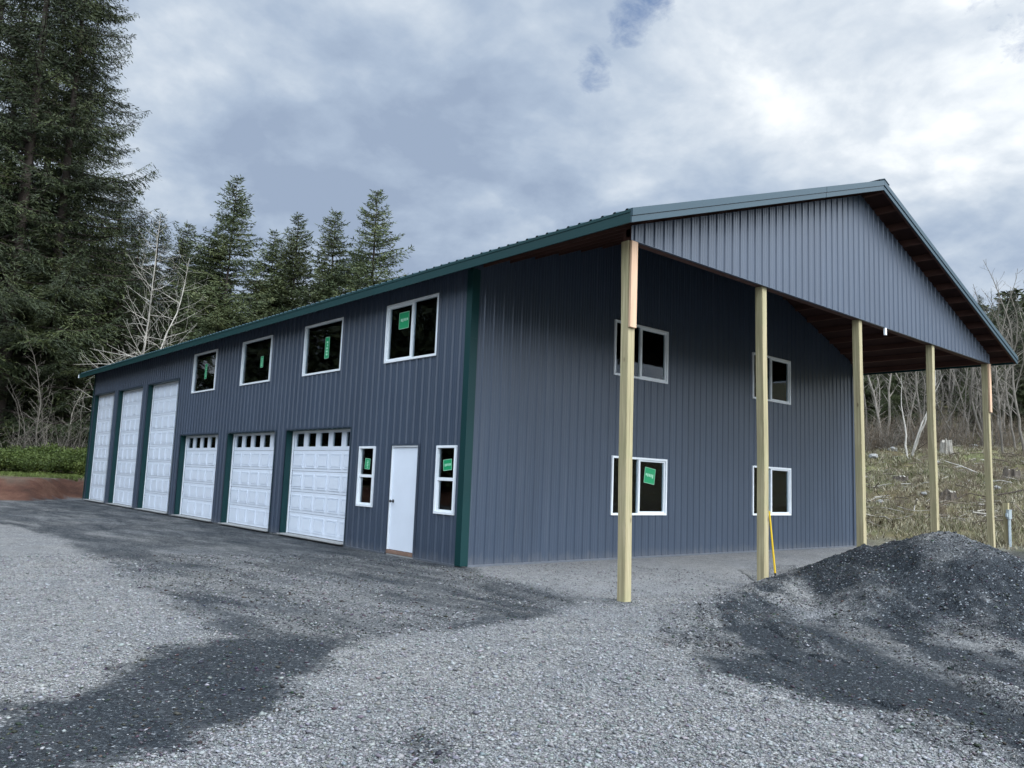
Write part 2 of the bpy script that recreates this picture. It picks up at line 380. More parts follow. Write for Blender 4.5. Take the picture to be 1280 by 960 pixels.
LANE = [(2.6, -4.6), (2.5, -5.2), (1.1, -6.85), (0, -8.0), (-1.2, -9.6), (-1.6, -9.4), (-.7, -8.1), (-.05, -7.1), (.82, -5.95), (1.5, -4.9)]
def darkmask(x, y):
    wx = x+fbm(x*.9, y*.9, 21)*.55+fbm(x*4, y*4, 22)*.18; wy = y+fbm(x*.9, y*.9, 31)*.55+fbm(x*4, y*4, 32)*.18
    dm = polydist(wx, wy, MP); m = sstep(-.14, .30, dm)*(.74+.16*np.exp(-(np.clip(dm, 0, 9)/.7)**2))
    # lighter patches worn through along the fronts of the doors
    m = m*(1-.42*sstep(-.02, .20, fbm(x*.8+y*.1, y*.30, 44)))*(1-.38*sstep(.0, .2, fbm(x*2.6+y*.5, y*.8, 47)))
    m = np.maximum(m, .95*sstep(-.16, .26, polydist(wx+fbm(x*2.2, y*2.2, 25)*.9, wy+fbm(x*2.2, y*2.2, 26)*.9, VP)))
    m = np.maximum(m, .85*sstep(-.15, .2, polydist(wx, wy, V2)))
    m = np.maximum(m, .5*sstep(-.15, .25, polydist(wx, wy, S2)))
    dd = 1.0*sstep(-.15, .35, polydist(wx, wy, DP))
    dd = dd*(1-.42*sstep(-.03, .15, fbm(x*.55+y*.5, (x-y)*1.6, 71)))
    dd = dd*(1-.42*sstep(-.05, .25, polydist(wx, wy, LANE)))
    for px_, py_ in ((-.1, -3.62), (3.6, -3.62), (7.2, -3.62)):      # dug-up soil round the posts, painted darker as contact shadow
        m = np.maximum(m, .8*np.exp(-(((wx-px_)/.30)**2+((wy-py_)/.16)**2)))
    return np.clip(np.maximum(m, dd), 0, 1)
# pile profile
F0 = np.array([2.2, -5.2]); AX = np.array([-.671, -.741]); NX = np.array([.741, -.671])
def pile_h(x, y):
    px, py = x-F0[0], y-F0[1]
    s = px*AX[0]+py*AX[1]; t = px*NX[0]+py*NX[1]
    s = s+fbm(x*.8, y*.8, 51)*.6; t = t+fbm(x*.8, y*.8, 61)*.5
    hc = 1.18*np.exp(-((s+.75)/np.where(s > -.75, 1.9, 2.75))**2)+.0
    tt = np.abs(t-2.45)/2.5
    prof = np.clip(1-tt, 0, 1); prof = np.where(prof > .82, .82+.18*(1-np.exp(-(prof-.82)/.18))*.8, prof)
    h = hc*prof
    # low windrow reaching left towards the first post
    u = (x-3.6)*.985+(y+4.35)*.17; v = -(x-3.6)*.17+(y+4.35)*.985
    w = .17*np.exp(-(v/.55)**2)*sstep(-4.4, -2.2, u)*(1-sstep(.8, 2.2, u))+.12*np.exp(-((u+.6)/.9)**2-((v+.2)/.6)**2)
    band_y = 1-sstep(-4.7, -4.2, y)
    h = np.maximum(h, w)+.3*np.minimum(h, w)
    # lumps raked over the yard in front
    band = sstep(-.5, .3, polydist(x, y, DP))
    l = fbm(x*.8+y*.6, (x-y)*1.3, 81)*.42
    h = h+np.clip(l, 0, 1)*band*band_y*.75
    e = sstep(.0, .12, h)
    return h+e*(fbm(x*1.8, y*1.8, 91)*.16+fbm(x*6, y*6, 92)*.08+fbm(x*20, y*20, 93)*.05)

az = np.unique(np.concatenate([np.arange(-44, 44, .2), np.arange(-180, -44, 2.5), np.arange(44, 180, 2.5)]))
rr = [1.2]
while rr[-1] < 2600: rr.append(rr[-1]*(1.018 if rr[-1] < 70 else 1.06))
rr = np.array([0.05]+rr)
A, RR = np.meshgrid(np.radians(az), rr)
GX = CX+RR*(.655*np.cos(A)+.756*np.sin(A)); GY = CY+RR*(.756*np.cos(A)-.655*np.sin(A))
GZ = terr(GX, GY)
na, nr = len(az), len(rr)
V = np.stack([GX, GY, GZ], -1).reshape(-1, 3)
i = np.arange(nr-1)[:, None]*na; j = np.arange(na)[None, :]; j2 = (j+1) % na
Fq = np.stack([i+j, i+na+j, i+na+j2, i+j2], -1).reshape(-1, 4)[:, ::-1]
me = fastmesh('ground', V, Fq, 4, [mGRAV], smooth=True)
bb, dd = bearing(V[:, 0], V[:, 1])
ed = 39.2-2.4*sstep(28.3, 31, -bb)
left = 1-sstep(-27, -24.5, bb)
soil = left*sstep(-.3, .1, dd-ed)*(1-sstep(2.2, 3.4, dd-ed+fbm(V[:, 0], V[:, 1], 7)*2))
grass = np.maximum(left*sstep(2.2, 3.4, dd-ed+fbm(V[:, 0], V[:, 1], 7)*2), sstep(25.5, 28.5, dd+fbm(V[:, 0]*.6, V[:, 1]*.6, 9)*5)*sstep(19, 23, bb))
grass = np.maximum(grass, (1-left)*sstep(47, 50, dd))
fines = sstep(0, .6, polydist(V[:, 0]+fbm(V[:, 0]*2, V[:, 1]*2, 5)*.5, V[:, 1]+fbm(V[:, 0]*2, V[:, 1]*2, 6)*.5, [(-.4, -.7), (-.1, -3.5), (3.7, -4.0), (15, -4.2), (15.5, .5), (.3, .3), (-.1, -.1)]))*.40
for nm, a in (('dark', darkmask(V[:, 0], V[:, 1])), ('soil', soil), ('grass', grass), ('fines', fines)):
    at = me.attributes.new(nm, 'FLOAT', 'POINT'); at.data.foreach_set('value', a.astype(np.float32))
tag(mkobj('ground', me), kind='structure')

# gravel pile: its own mesh rising out of the yard
gx = np.arange(-4.2, 10.5, .045); gy = np.arange(-12.5, -2.2, .045)
PX, PY = np.meshgrid(gx, gy)
HH = pile_h(PX, PY); keep = HH > .012
PZ = terr(PX, PY)+np.where(keep, HH, -.05)
q = keep[:-1, :-1] | keep[1:, :-1] | keep[:-1, 1:] | keep[1:, 1:]
nx = len(gx); ii, jj = np.nonzero(q)
Fp = np.stack([ii*nx+jj, ii*nx+jj+1, (ii+1)*nx+jj+1, (ii+1)*nx+jj], -1)
used, inv = np.unique(Fp.ravel(), return_inverse=True)
PV = np.stack([PX, PY, PZ], -1).reshape(-1, 3)[used]
me = fastmesh('gravel_pile', PV, inv.reshape(-1, 4), 4, [mPILE], smooth=True)
x, y = PV[:, 0], PV[:, 1]
ph = pile_h(x, y)
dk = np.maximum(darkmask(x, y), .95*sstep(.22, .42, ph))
dk = dk*(1-.25*sstep(.05, .25, fbm(x*.9, y*.9, 99)*1.5))
lanem = sstep(-.1, .25, polydist(x, y, LANE)); dk = dk*(1-.38*lanem)
crown = sstep(.90, 1.1, ph)*.25; dk = dk*(1-crown)
at = me.attributes.new('dark', 'FLOAT', 'POINT'); at.data.foreach_set('value', dk.astype(np.float32))
tag(mkobj('gravel_pile', me), 'heap of dark crushed gravel in front of the right hand porch posts', 'gravel pile')

# loose stones lying on the yard and the pile
def stones():
    rng = np.random.default_rng(5)
    n = 190000
    b = np.radians(rng.uniform(-36, 36, n)); r = 3.6+(rng.random(n)**1.5)*12
    x = CX+r*(.655*np.cos(b)+.756*np.sin(b)); y = CY+r*(.756*np.cos(b)-.655*np.sin(b))
    okk = ~((x > -.15) & (y > -.15)) & ~((y > -3.4) & (x > 0) & (rng.random(n) < .5))
    dk = darkmask(x, y); keep = rng.random(n) < np.where(dk > .6, .22, .85)*(1-.4*(dk > .3))+.5*(pile_h(x, y) > .03)
    okk &= keep; x, y, dk, r = x[okk], y[okk], dk[okk], r[okk]; n = len(x)
    ph = pile_h(x, y); z = terr(x, y)+np.where(ph > .012, ph, 0)
    sz = rng.lognormal(math.log(.0070), .42, n)*(1+.25*(r/12)); sz = np.clip(sz, .0035, .028)
    base = np.array([[1, 0, 0], [-.2, 1, .1], [-1, -.2, 0], [.1, -1, 0], [.2, .1, .75], [-.1, 0, -.7], [.75, .7, .35], [-.7, -.6, .4]])
    fc = np.array([[4, 0, 6], [4, 6, 1], [4, 1, 2], [4, 2, 7], [4, 7, 3], [4, 3, 0], [5, 6, 0], [5, 1, 6], [5, 2, 1], [5, 7, 2], [5, 3, 7], [5, 0, 3]])
    Q = base[None]*rng.uniform(.55, 1.3, (n, 8, 1))
    an = rng.uniform(0, 6.28, n); c, s_ = np.cos(an), np.sin(an); t = rng.uniform(-.5, .5, n)
    X = Q[..., 0]*c[:, None]-Q[..., 1]*s_[:, None]; Y = Q[..., 0]*s_[:, None]+Q[..., 1]*c[:, None]; Z = Q[..., 2]+X*t[:, None]
    Vs = np.stack([X, Y, Z*.75], -1)*sz[:, None, None]+np.stack([x, y, z+sz*.22], -1)[:, None]
    F = fc[None]+(np.arange(n)*8)[:, None, None]
    v = rng.random(n); isd = rng.random(n) < np.clip((dk-.12)*1.5, 0, 1); g = np.where(isd, np.where(v > np.where(pile_h(x, y) > .03, .86, .88), .10+.20*rng.random(n), .010+.045*v), .10+.20*v**1.2)
    tint = np.stack([g*.97, g*.985, g*1.0], -1); tint += rng.normal(0, .008, tint.shape)
    me = fastmesh('loose_stones', Vs.reshape(-1, 3), F.reshape(-1, 3), 3, [mSTONE], np.clip(np.repeat(tint, 8, 0), .01, 1))
    tag(mkobj('loose_stones', me), 'loose crushed stones scattered over the gravel yard', 'gravel', kind='stuff')
mSTONE = mat('crushed stone', (1, 1, 1), .7, 0, .4, .12, 60, attr='tint')
stones()

# ---------------------------------------------------------------- the building
BW, BL = 14.56, 26.0
EX, EZ, SL = -.53, 5.30, .3365
YF, YB = -4.18, 26.45
def zt(x): return EZ+(min(x, BW-x)-EX)*SL       # top of fascia / roof plane
B = empty('pole_barn', (0, 0, 0))
tag(B, 'two storey dark slate metal barn with white garage doors and open gable porch', 'building')
def Fs(u, z, d): return (-d, u, z)              # long side wall: u = y, outward = -x
def Fg(u, z, d): return (u, -d, z)              # gable wall: u = x, outward = -y
RIB = .2286
def siding(name, F, u0, u1, z0, ztop, holes, breaks=(), off=0.0, parent=B, m=mSID, pitch=RIB, rh=.030):
    """ribbed metal sheet with real openings"""
    prof = []
    k = 0; u = u0+.05
    pts = [(u0, 0.0)]
    while u < u1-.06:
        pts += [(u, 0), (u+.018, rh), (u+.038, rh), (u+.056, 0)]
        for dd_ in (.105, .165): pts += [(u+dd_-.010, 0), (u+dd_, .005), (u+dd_+.010, 0)] if u+dd_+.012 < u1-.05 else []
        u += pitch
    pts += [(u1, 0.0)]
    us = [p[0] for p in pts]; ds = [p[1] for p in pts]
    cuts = sorted(set([h[0] for h in holes]+[h[1] for h in holes]+list(breaks)))
    allu = sorted(set(us+[c for c in cuts if u0 < c < u1]))
    mb = MB()
    for a, b in zip(allu[:-1], allu[1:]):
        if b-a < 1e-6: continue
        da, db = np.interp(a, us, ds), np.interp(b, us, ds)
        iv = [(None, None)]; mid = (a+b)/2
        hs = sorted([(h[2], h[3]) for h in holes if h[0] <= mid <= h[1]])
        lo = z0; segs = []
        for h0, h1 in hs:
            if h0 > lo: segs.append((lo, h0, False))
            lo = h1
        segs.append((lo, None, True))
        for s0, s1, top in segs:
            ta, tb = (ztop(a), ztop(b)) if top else (s1, s1)
            mb.quad([F(a, s0, da+off), F(b, s0, db+off), F(b, tb, db+off), F(a, ta, da+off)], m)
    o = mb.build(name, parent, recalc=False)
    bm = bmesh.new(); bm.from_mesh(o.data); bmesh.ops.remove_doubles(bm, verts=bm.verts, dist=1e-4); bm.to_mesh(o.data); bm.free()
    return o
tall = [(22.83, 25.76, .06, 4.40), (19.12, 22.20, .06, 4.38), (15.36, 18.50, .06, 4.38)]
short = [(11.55, 14.70, .06, 2.52), (7.80, 10.88, .06, 2.52), (4.05, 7.16, .06, 2.52)]
upw = [(12.17, 14.06, 3.83, 5.06), (8.38, 10.28, 3.83, 5.05), (4.66, 6.52, 3.82, 5.04), (1.0, 2.84, 3.82, 5.03)]
low = [(3.0, 3.62, .88, 2.12), (.24, .84, .88, 2.12)]
door = (1.44, 2.38, .0, 2.13)
gw = [(3.84, 5.65, 3.83, 5.02), (9.11, 10.95, 3.84, 5.03), (3.84, 5.67, .90, 2.13), (9.11, 10.95, .90, 2.14)]
inset = lambda h, e=.02: (h[0]+e, h[1]-e, h[2]+e, h[3]-e)
dz = [(h[0], h[1], -1, h[3]) for h in tall+short]+[(door[0], door[1], -1, door[3])]
siding('side_wall', Fs, .0, BL, .03, lambda u: EZ+.10, dz+[inset(h) for h in upw+low])
siding('gable_wall', Fg, .0, BW, .03, lambda u: zt(u)-.06, [inset(h) for h in gw], breaks=(BW/2,), rh=.020)
# hidden walls of the box: rear gable and far long side (plain mirrored sheets)
mb = MB()
mb.quad([(BW, 0, .03), (BW, BL, .03), (BW, BL, EZ+.1), (BW, 0, EZ+.1)], mSID)
mb.build('far_wall', B, recalc=False)
mb = MB()
mb.quad([(0, BL, .03), (BW, BL, .03), (BW, BL, EZ+.1), (BW/2, BL, zt(BW/2)-.06), (0, BL, EZ+.1)], mSID)
mb.build('rear_wall', B, recalc=False)
mb = MB(); mb.box((.02, .02, -.1), (BW-.02, BL-.02, .035), mCONC); mb.build('floor_slab', B)
# inner partition boards and framing glimpsed through the glass
mb = MB()
mb.box((.27, 3.02, .04), (.30, 3.95, 2.4), mPLY)
mb.box((.25, .56, .04), (.30, .95, 2.4), mPLY)
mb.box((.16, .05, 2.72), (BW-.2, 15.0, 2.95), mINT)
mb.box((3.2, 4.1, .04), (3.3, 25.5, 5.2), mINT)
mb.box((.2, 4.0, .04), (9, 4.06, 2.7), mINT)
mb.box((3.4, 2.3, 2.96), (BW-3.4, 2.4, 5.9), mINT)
mb.build('interior_partition', B)
# corner trims and base flashing
mb = MB()
mb.box((-.040, -.042, .02), (-.034, .12, EZ+.02), mGRN)
mb.box((-.0395, -.0415, .02), (.13, -.035, EZ+.02), mGRN)
for zz in (1.15, 2.95, 4.05): mb.box((-.0425, -.0445, zz), (.132, -.0375, zz+.012), mGRN)
mb.build('corner_trim', B)
mb = MB(); mb.box((-.041, BL-.13, .02), (-.035, BL+.03, EZ+.02), mGRN); mb.box((-.030, BL+.025, .02), (.1, BL+.031, EZ+.02), mGRN); mb.build('corner_trim', B)
mb = MB(); mb.box((BW-.10, -.040, .02), (BW+.03, -.035, EZ+.02), mSID); mb.build('corner_trim', B)
mb = MB(); mb.box((.13, -.038, .0), (BW-.1, -.001, .032), mGALV)
mb.box((-.038, .12, .0), (-.001, 1.40, .032), mGALV); mb.box((-.038, 2.42, .0), (-.001, 4.0, .032), mGALV)
mb.build('base_flashing', B)

# --- garage doors
def garage_door(h, rows, glazed, prow=None):
    u0, u1, z0, z1 = h; D = .19
    g = empty('garage_door', (0, (u0+u1)/2, 0), B)
    inv_ = lambda u, z, d: Fs(u-(u0+u1)/2, z, d)
    mb = MB(); nc = 5
    s0, s1 = u0+.03, u1-.03; zz0 = z0+.01
    # jambs and head lined in green metal, face trim around the opening
    j = MB()
    for a, b in ((u0-.02, u0+.0), (u1-.0, u1+.02)): j.box((a, .03, -D-.03), (b, z1+.02, .006), mGRN, inv_)
    j.box((u0, z1, -D-.03), (u1, z1+.02, .006), mGRN, inv_)
    for a, b in ((u0-.055, u0-.02), (u1+.02, u1+.055)): j.box((a, .03, .0315), (b, z1+.055, .035), mSID, inv_)
    j.box((u0-.055, z1+.022, .0315), (u1+.055, z1+.055, .0355), mSID, inv_)
    j.build('jamb', g)
    # white weather stop
    j = MB(); 
    for a, b in ((u0+.001, u0+.05), (u1-.05, u1-.001)): j.box((a, z0, -D+.012), (b, z1-.002, -D+.04), mVIN, inv_)
    j.box((u0+.05, z1-.045, -D+.012), (u1-.05, z1-.002, -D+.04), mVIN, inv_)
    j.build('weather_stop', g, bevel=.003)
    # sections
    hz = (z1-zz0)
    heights = []
    if glazed: heights = [hz*(1-.19)/4]*4+[hz*.19]
    else: heights = [hz/rows]*rows
    z = zz0; cw = (s1-s0)/nc
    for ri, hh in enumerate(heights):
        a, b = z+.004, z+hh-.004
        glz = glazed and ri == len(heights)-1
        if not glz:
            mb.box((s0, a, -D-.04), (s1, b, -D), mDOOR, inv_)
            for c in range(nc):
                c0, c1 = s0+c*cw+.055, s0+(c+1)*cw-.055; e0, e1 = a+.07, b-.07
                # moulded ring and raised field standing proud of the section
                t = .030
                for (p, q_, r_, s_) in ((c0, c1, e0, e0+t), (c0, c1, e1-t, e1), (c0, c0+t, e0+t, e1-t), (c1-t, c1, e0+t, e1-t)):
                    mb.box((p, r_, -D+.0005), (q_, s_, -D+.013), mDOOR, inv_)
                mb.box((c0+.05, e0+.05, -D+.0005), (c1-.05, e1-.05, -D+.016), mDOOR, inv_)
        else:
            w0, w1 = a+.085, b-.055
            mb.box((s0, a, -D-.04), (s1, w0, -D), mDOOR, inv_); mb.box((s0, w1, -D-.04), (s1, b, -D), mDOOR, inv_)
            for c in range(nc+1):
                q0 = s0 if c == 0 else s0+c*cw-.10; q1 = s1 if c == nc else s0+c*cw+.10
                mb.box((q0, w0, -D-.04), (q1, w1, -D), mDOOR, inv_)
            for c in range(nc):
                pn = MB(); pn.box((s0+c*cw+.10, w0, -D-.03), (s0+(c+1)*cw-.10, w1, -D-.024), mGLS, inv_)
                pn.build('door_window', g)
        z += hh
    mb.build('door_panel', g, bevel=0)
    sb = MB(); sb.box((u0, .036, -.28), (u1, z0, .10), mCONC, inv_); sb.build('sill', g, bevel=.006)
    return g
for h in tall: garage_door(h, 8, False)
for h in short: garage_door(h, 5, True)

# --- windows
def sticker(F, u, z, w, h, rot, parent, vertical=False):
    mb = MB(); c, s_ = math.cos(rot), math.sin(rot)
    def G_(a, b, d): return F(u+a*c-b*s_, z+a*s_+b*c, d)
    mb.box((-w/2, -h/2, -.010), (w/2, h/2, -.008), mSTK, G_)
    t = .008
    for a0, a1, b0, b1 in ((-w/2, w/2, -h/2, -h/2+t), (-w/2, w/2, h/2-t, h/2), (-w/2, -w/2+t, -h/2, h/2), (w/2-t, w/2, -h/2, h/2)):
        mb.box((a0, b0, -.0078), (a1, b1, -.0070), mSTW, G_)
    rs = random.Random(int(abs(u*100)))
    n = 5
    for k in range(n):
        if vertical:
            b0 = -h*.36+k*h*.72/n; mb.box((-w*.18, b0, -.0078), (w*rs.uniform(.02, .2), b0+h*.085, -.0070), mSTW, G_)
        else:
            a0 = -w*.38+k*w*.76/n; mb.box((a0, -h*rs.uniform(.02, .14), -.0078), (a0+w*.10, h*.12, -.0070), mSTW, G_)
    mb.build('sticker', parent)
def window(F, h, style, stk=None, label=None):
    u0, u1, z0, z1 = h; uc = (u0+u1)/2
    org = F(uc, z0, 0)
    def L(u, z, d):
        p = F(u, z, d); return (p[0]-org[0], p[1]-org[1], p[2]-org[2])
    fw = .045
    mb = MB()
    # outer frame, standing proud of the ribs with a deep inner return
    for a0, a1, b0, b1 in ((u0, u1, z0, z0+fw), (u0, u1, z1-fw, z1), (u0, u0+fw, z0+fw, z1-fw), (u1-fw, u1, z0+fw, z1-fw)):
        mb.box((a0, b0, -.055), (a1, b1, .038), mVIN, L)
    f2 = .035; i0, i1, k0, k1 = u0+fw, u1-fw, z0+fw, z1-fw
    if style == 'slider':      # the operable half has its own sash
        um = (u0+u1)/2-.02
        mb.box((um-.028, k0, -.045), (um+.028, k1, .018), mVIN, L)
        lo, hi = (um, i1) if F is Fg else (um, i1)
        for a0, a1, b0, b1 in ((um+.028, i1, k0, k0+f2), (um+.028, i1, k1-f2, k1), (i1-f2, i1, k0+f2, k1-f2)):
            mb.box((a0, b0, -.045), (a1, b1, .008), mVIN, L)
    elif style == 'hung':
        zm = (z0+z1)/2+.01
        mb.box((i0, zm-.03, -.045), (i1, zm+.03, .018), mVIN, L)
        for a0, a1, b0, b1 in ((i0, i1, k0, k0+f2), (i0, i0+f2, k0+f2, zm-.03), (i1-f2, i1, k0+f2, zm-.03)):
            mb.box((a0, b0, -.045), (a1, b1, .008), mVIN, L)
    w = mb.build('window', B, bevel=.003); w.location = org
    if label: w['label'] = label
    p = MB(); p.box((i0, k0, -.026), (i1, k1, -.020), mGLS, L); p.build('pane', w)
    # rough opening studs seen behind the glass
    r = MB()
    for a0, a1, b0, b1 in ((u0, u1, z0-.02, z0+.02), (u0, u1, z1-.02, z1+.02), (u0-.02, u0+.075, z0+.02, z1-.02), (u1-.075, u1+.02, z0+.02, z1-.02)):
        r.box((a0, b0, -.20), (a1, b1, -.062), mTAN, L)
    r.build('opening_lumber', w)
    if stk:
        for s_ in stk:
            def SF(a, b, d): q_ = L(a, b, d-.006); return q_
            sticker(SF, s_[0], s_[1], s_[2], s_[3], s_[4], w, s_[3] > s_[2])
window(Fs, upw[0], 'fixed', [(13.08, 4.46, .17, .46, 0)])
window(Fs, upw[1], 'fixed', [(9.02, 4.40, .17, .30, 0)])
window(Fs, upw[2], 'fixed', [(5.43, 4.42, .20, .50, 0)])
window(Fs, upw[3], 'slider', [(2.24, 4.66, .36, .34, 0)])
window(Fs, low[0], 'hung', [(3.32, 1.76, .20, .22, .05)])
window(Fs, low[1], 'hung', [(.53, 1.77, .26, .20, -.1)])
window(Fg, gw[0], 'slider'); window(Fg, gw[1], 'slider'); window(Fg, gw[2], 'slider', [(5.12, 1.75, .36, .34, -.13)]); window(Fg, gw[3], 'slider')
# --- entry door
E_ = empty('entry_door', (0, 1.91, 0), B)
LE = lambda u, z, d: Fs(u-1.91, z, d)
mb = MB(); u0, u1, _, z1 = door
mb.box((u0, .10, -.12), (u0+.035, z1-.035, .012), mVIN, LE); mb.box((u1-.035, .10, -.12), (u1, z1-.035, .012), mVIN, LE)
mb.box((u0, z1-.035, -.12), (u1, z1, .012), mVIN, LE)
mb.build('door_frame', E_, bevel=.003)
mb = MB(); mb.box((u0+.037, .105, -.06), (u1-.037, z1-.038, -.018), mDOOR, LE); mb.build('door_slab', E_, bevel=.003)
mb = MB(); mb.box((u0, .03, -.14), (u1, .095, .02), mSILL, LE); mb.box((u0, -.02, -.14), (u1, .029, .01), mCONC, LE); mb.build('threshold', E_, bevel=.004)
mb = MB(); q0 = LE(2.27, 1.04, -.018)
mb.tube(q0, LE(2.27, 1.04, -.010), .034, .034, mBRASS, 14); mb.tube(LE(2.27, 1.04, -.012), LE(2.27, 1.04, .03), .013, .013, mBRASS, 10)
for a, b, r0, r1 in ((.028, .038, .018, .029), (.038, .058, .029, .029), (.058, .066, .029, .017)): mb.tube(LE(2.27, 1.04, a), LE(2.27, 1.04, b), r0, r1, mBRASS, 14)
mb.build('door_knob', E_)
mb = MB(); mb.box((u0-.04, .1, .0315), (u0-.002, z1+.04, .035), mSID, LE); mb.box((u1+.002, .1, .0315), (u1+.04, z1+.04, .035), mSID, LE); mb.box((u0-.002, z1+.003, .0315), (u1+.002, z1+.04, .0352), mSID, LE); mb.build('door_trim', E_)

# --- roof
RO = empty('roof', (0, 0, 0), B)
mb = MB()
for side in (0, 1):
    X = (lambda x: x) if side == 0 else (lambda x: BW-x)
    xe, xr = EX-.035, BW/2
    ys = []; y = YF+.03
    while y < YB-.2:
        ys += [(y, .0), (y+.02, .024), (y+.05, .024), (y+.07, .0)]; y += RIB
    ys.append((YB, 0)); ys.insert(0, (YF-.02, 0))
    for (a, da), (b, db) in zip(ys[:-1], ys[1:]):
        za = lambda x, d: EZ+(x-EX)*SL+.018+d
        mb.quad([(X(xe), a, za(xe, da)), (X(xe), b, za(xe, db)), (X(xr), b, za(xr, db)), (X(xr), a, za(xr, da))], mROOF)
o = mb.build('roof_sheet', RO, recalc=False)
mb = MB()
for side in (0, 1):
    X = (lambda x: x) if side == 0 else (lambda x: BW-x)
    zf = lambda x, o_: EZ+(x-EX)*SL+o_
    x0, x1 = EX+.02, BW/2
    mb.hexa([(X(x0), YF+.03, zf(x0, -.014)), (X(x1), YF+.03, zf(x1, -.014)), (X(x1), YB-.03, zf(x1, -.014)), (X(x0), YB-.03, zf(x0, -.014)),
             (X(x0), YF+.03, zf(x0, .004)), (X(x1), YF+.03, zf(x1, .004)), (X(x1), YB-.03, zf(x1, .004)), (X(x0), YB-.03, zf(x0, .004))], mDECK)
mb.build('roof_deck', RO)
# purlins over the porch and eaves
npz = 13
for side in (0, 1):
    X = (lambda x: x) if side == 0 else (lambda x: BW-x)
    for k in range(npz):
        x = EX+.10+k*(BW/2-EX-.2)/(npz-1)
        mb = MB(); z = EZ+(x-EX)*SL-.017
        y1 = BL+.4 if k == 0 else (-.045)
        mb.hexa([(X(x-.02), YF+.05, z-.15), (X(x+.02), YF+.05, z-.137), (X(x+.02), y1, z-.137), (X(x-.02), y1, z-.15),
                 (X(x-.02), YF+.05, z-.010), (X(x+.02), YF+.05, z-.0), (X(x+.02), y1, z-.0), (X(x-.02), y1, z-.010)], mRED)
        mb.build('purlin', RO)
# fascias
def rake(side, y0, name):
    X = (lambda x: x) if side == 0 else (lambda x: BW-x)
    mb = MB(); out = -1 if y0 < 0 else 1
    for (o0, o1, d0, d1) in ((-.175, -.085, 0, .025), (-.080, .030, .0, .040)):
        x0, x1 = EX-.035, BW/2
        zf = lambda x, o_: EZ+(x-EX)*SL+o_
        ya, yb = y0+out*d0, y0+out*d1
        if side == 0 and y0 < 0:
            parts = [(x0, 4.86), (4.868, x1)]
        else: parts = [(x0, x1)]
        for p0, p1 in parts:
            mb.hexa([(X(p0), ya, zf(p0, o0)), (X(p1), ya, zf(p1, o0)), (X(p1), yb, zf(p1, o0)), (X(p0), yb, zf(p0, o0)),
                     (X(p0), ya, zf(p0, o1)), (X(p1), ya, zf(p1, o1)), (X(p1), yb, zf(p1, o1)), (X(p0), yb, zf(p0, o1))], mROOF)
    mb.build(name, RO, bevel=.003)
    # timber board behind the metal
    mb = MB(); ya, yb = y0-out*.002, y0-out*.04
    x0, x1 = EX, BW/2
    zf = lambda x, o_: EZ+(x-EX)*SL+o_
    mb.hexa([(X(x0), ya, zf(x0, -.17)), (X(x1), ya, zf(x1, -.17)), (X(x1), yb, zf(x1, -.17)), (X(x0), yb, zf(x0, -.17)),
             (X(x0), ya, zf(x0, -.02)), (X(x1), ya, zf(x1, -.02)), (X(x1), yb, zf(x1, -.02)), (X(x0), yb, zf(x0, -.02))], mRED)
    mb.build('fly_rafter', RO)
for sd_ in (0, 1):
    rake(sd_, YF, 'rake_fascia'); rake(sd_, YB, 'rake_fascia')
for sd_ in (0, 1):
    X = (lambda x: x) if sd_ == 0 else (lambda x: BW-x)
    mb = MB()
    a, b = sorted((X(EX-.024), X(EX)))
    mb.box((a, YF+.002, EZ-.175), (b, YB-.002, EZ+.004), mGRN)
    a, b = sorted((X(EX-.034), X(EX-.026)))
    mb.box((a, YF+.002, EZ-.03), (b, YB-.002, EZ+.010), mGRN)
    mb.build('eave_fascia', RO)
mb = MB()
zr = zt(BW/2)
mb.hexa([(BW/2-.22, YF-.045, zr-.022), (BW/2, YF-.045, zr+.052), (BW/2, YB+.045, zr+.052), (BW/2-.22, YB+.045, zr-.022),
         (BW/2-.22, YF-.045, zr-.010), (BW/2, YF-.045, zr+.070), (BW/2, YB+.045, zr+.070), (BW/2-.22, YB+.045, zr-.010)], mROOF)
mb.hexa([(BW/2+.22, YF-.045, zr-.022), (BW/2, YF-.045, zr+.052), (BW/2, YB+.045, zr+.052), (BW/2+.22, YB+.045, zr-.022),
         (BW/2+.22, YF-.045, zr-.010), (BW/2, YF-.045, zr+.070), (BW/2, YB+.045, zr+.070), (BW/2+.22, YB+.045, zr-.010)], mROOF)
mb.build('ridge_cap', RO, recalc=True)
mb = MB(); mb.box((EX-.045, YB-.03, EZ-.16), (EX+.05, YB+.06, EZ-.02), mVIN); mb.build('white_end_cap', RO)

# --- porch gable and truss
PYc = -3.72
siding('porch_gable', Fg, .0, BW, 5.09, lambda u: zt(u)-.165, [], breaks=(BW/2,), off=3.72, rh=.020)
mb = MB()
mb.box((.0, PYc+.015, 5.09), (BW, PYc+.15, 5.27), mRED)
for sd_ in (0, 1):
    X = (lambda x: x) if sd_ == 0 else (lambda x: BW-x)
    zf = lambda x, o_: zt(x)+o_
    x0, x1 = 0.0, BW/2
    ya, yb = PYc+.02, PYc+.10
    mb.hexa([(X(x0), ya, zf(x0, -.33)), (X(x1), ya, zf(x1, -.33)), (X(x1), yb, zf(x1, -.33)), (X(x0), yb, zf(x0, -.33)),
             (X(x0), ya, zf(x0, -.17)), (X(x1), ya, zf(x1, -.17)), (X(x1), yb, zf(x1, -.17)), (X(x0), yb, zf(x0, -.17))], mRED)
mb.build('porch_truss', B)
mb = MB()     # trim closing the bottom and top edge of the gable sheet
mb.box((-.01, PYc-.034, 5.083), (BW+.01, PYc+.012, 5.0885), mSID)
mb.build('gable_edge_trim', B)
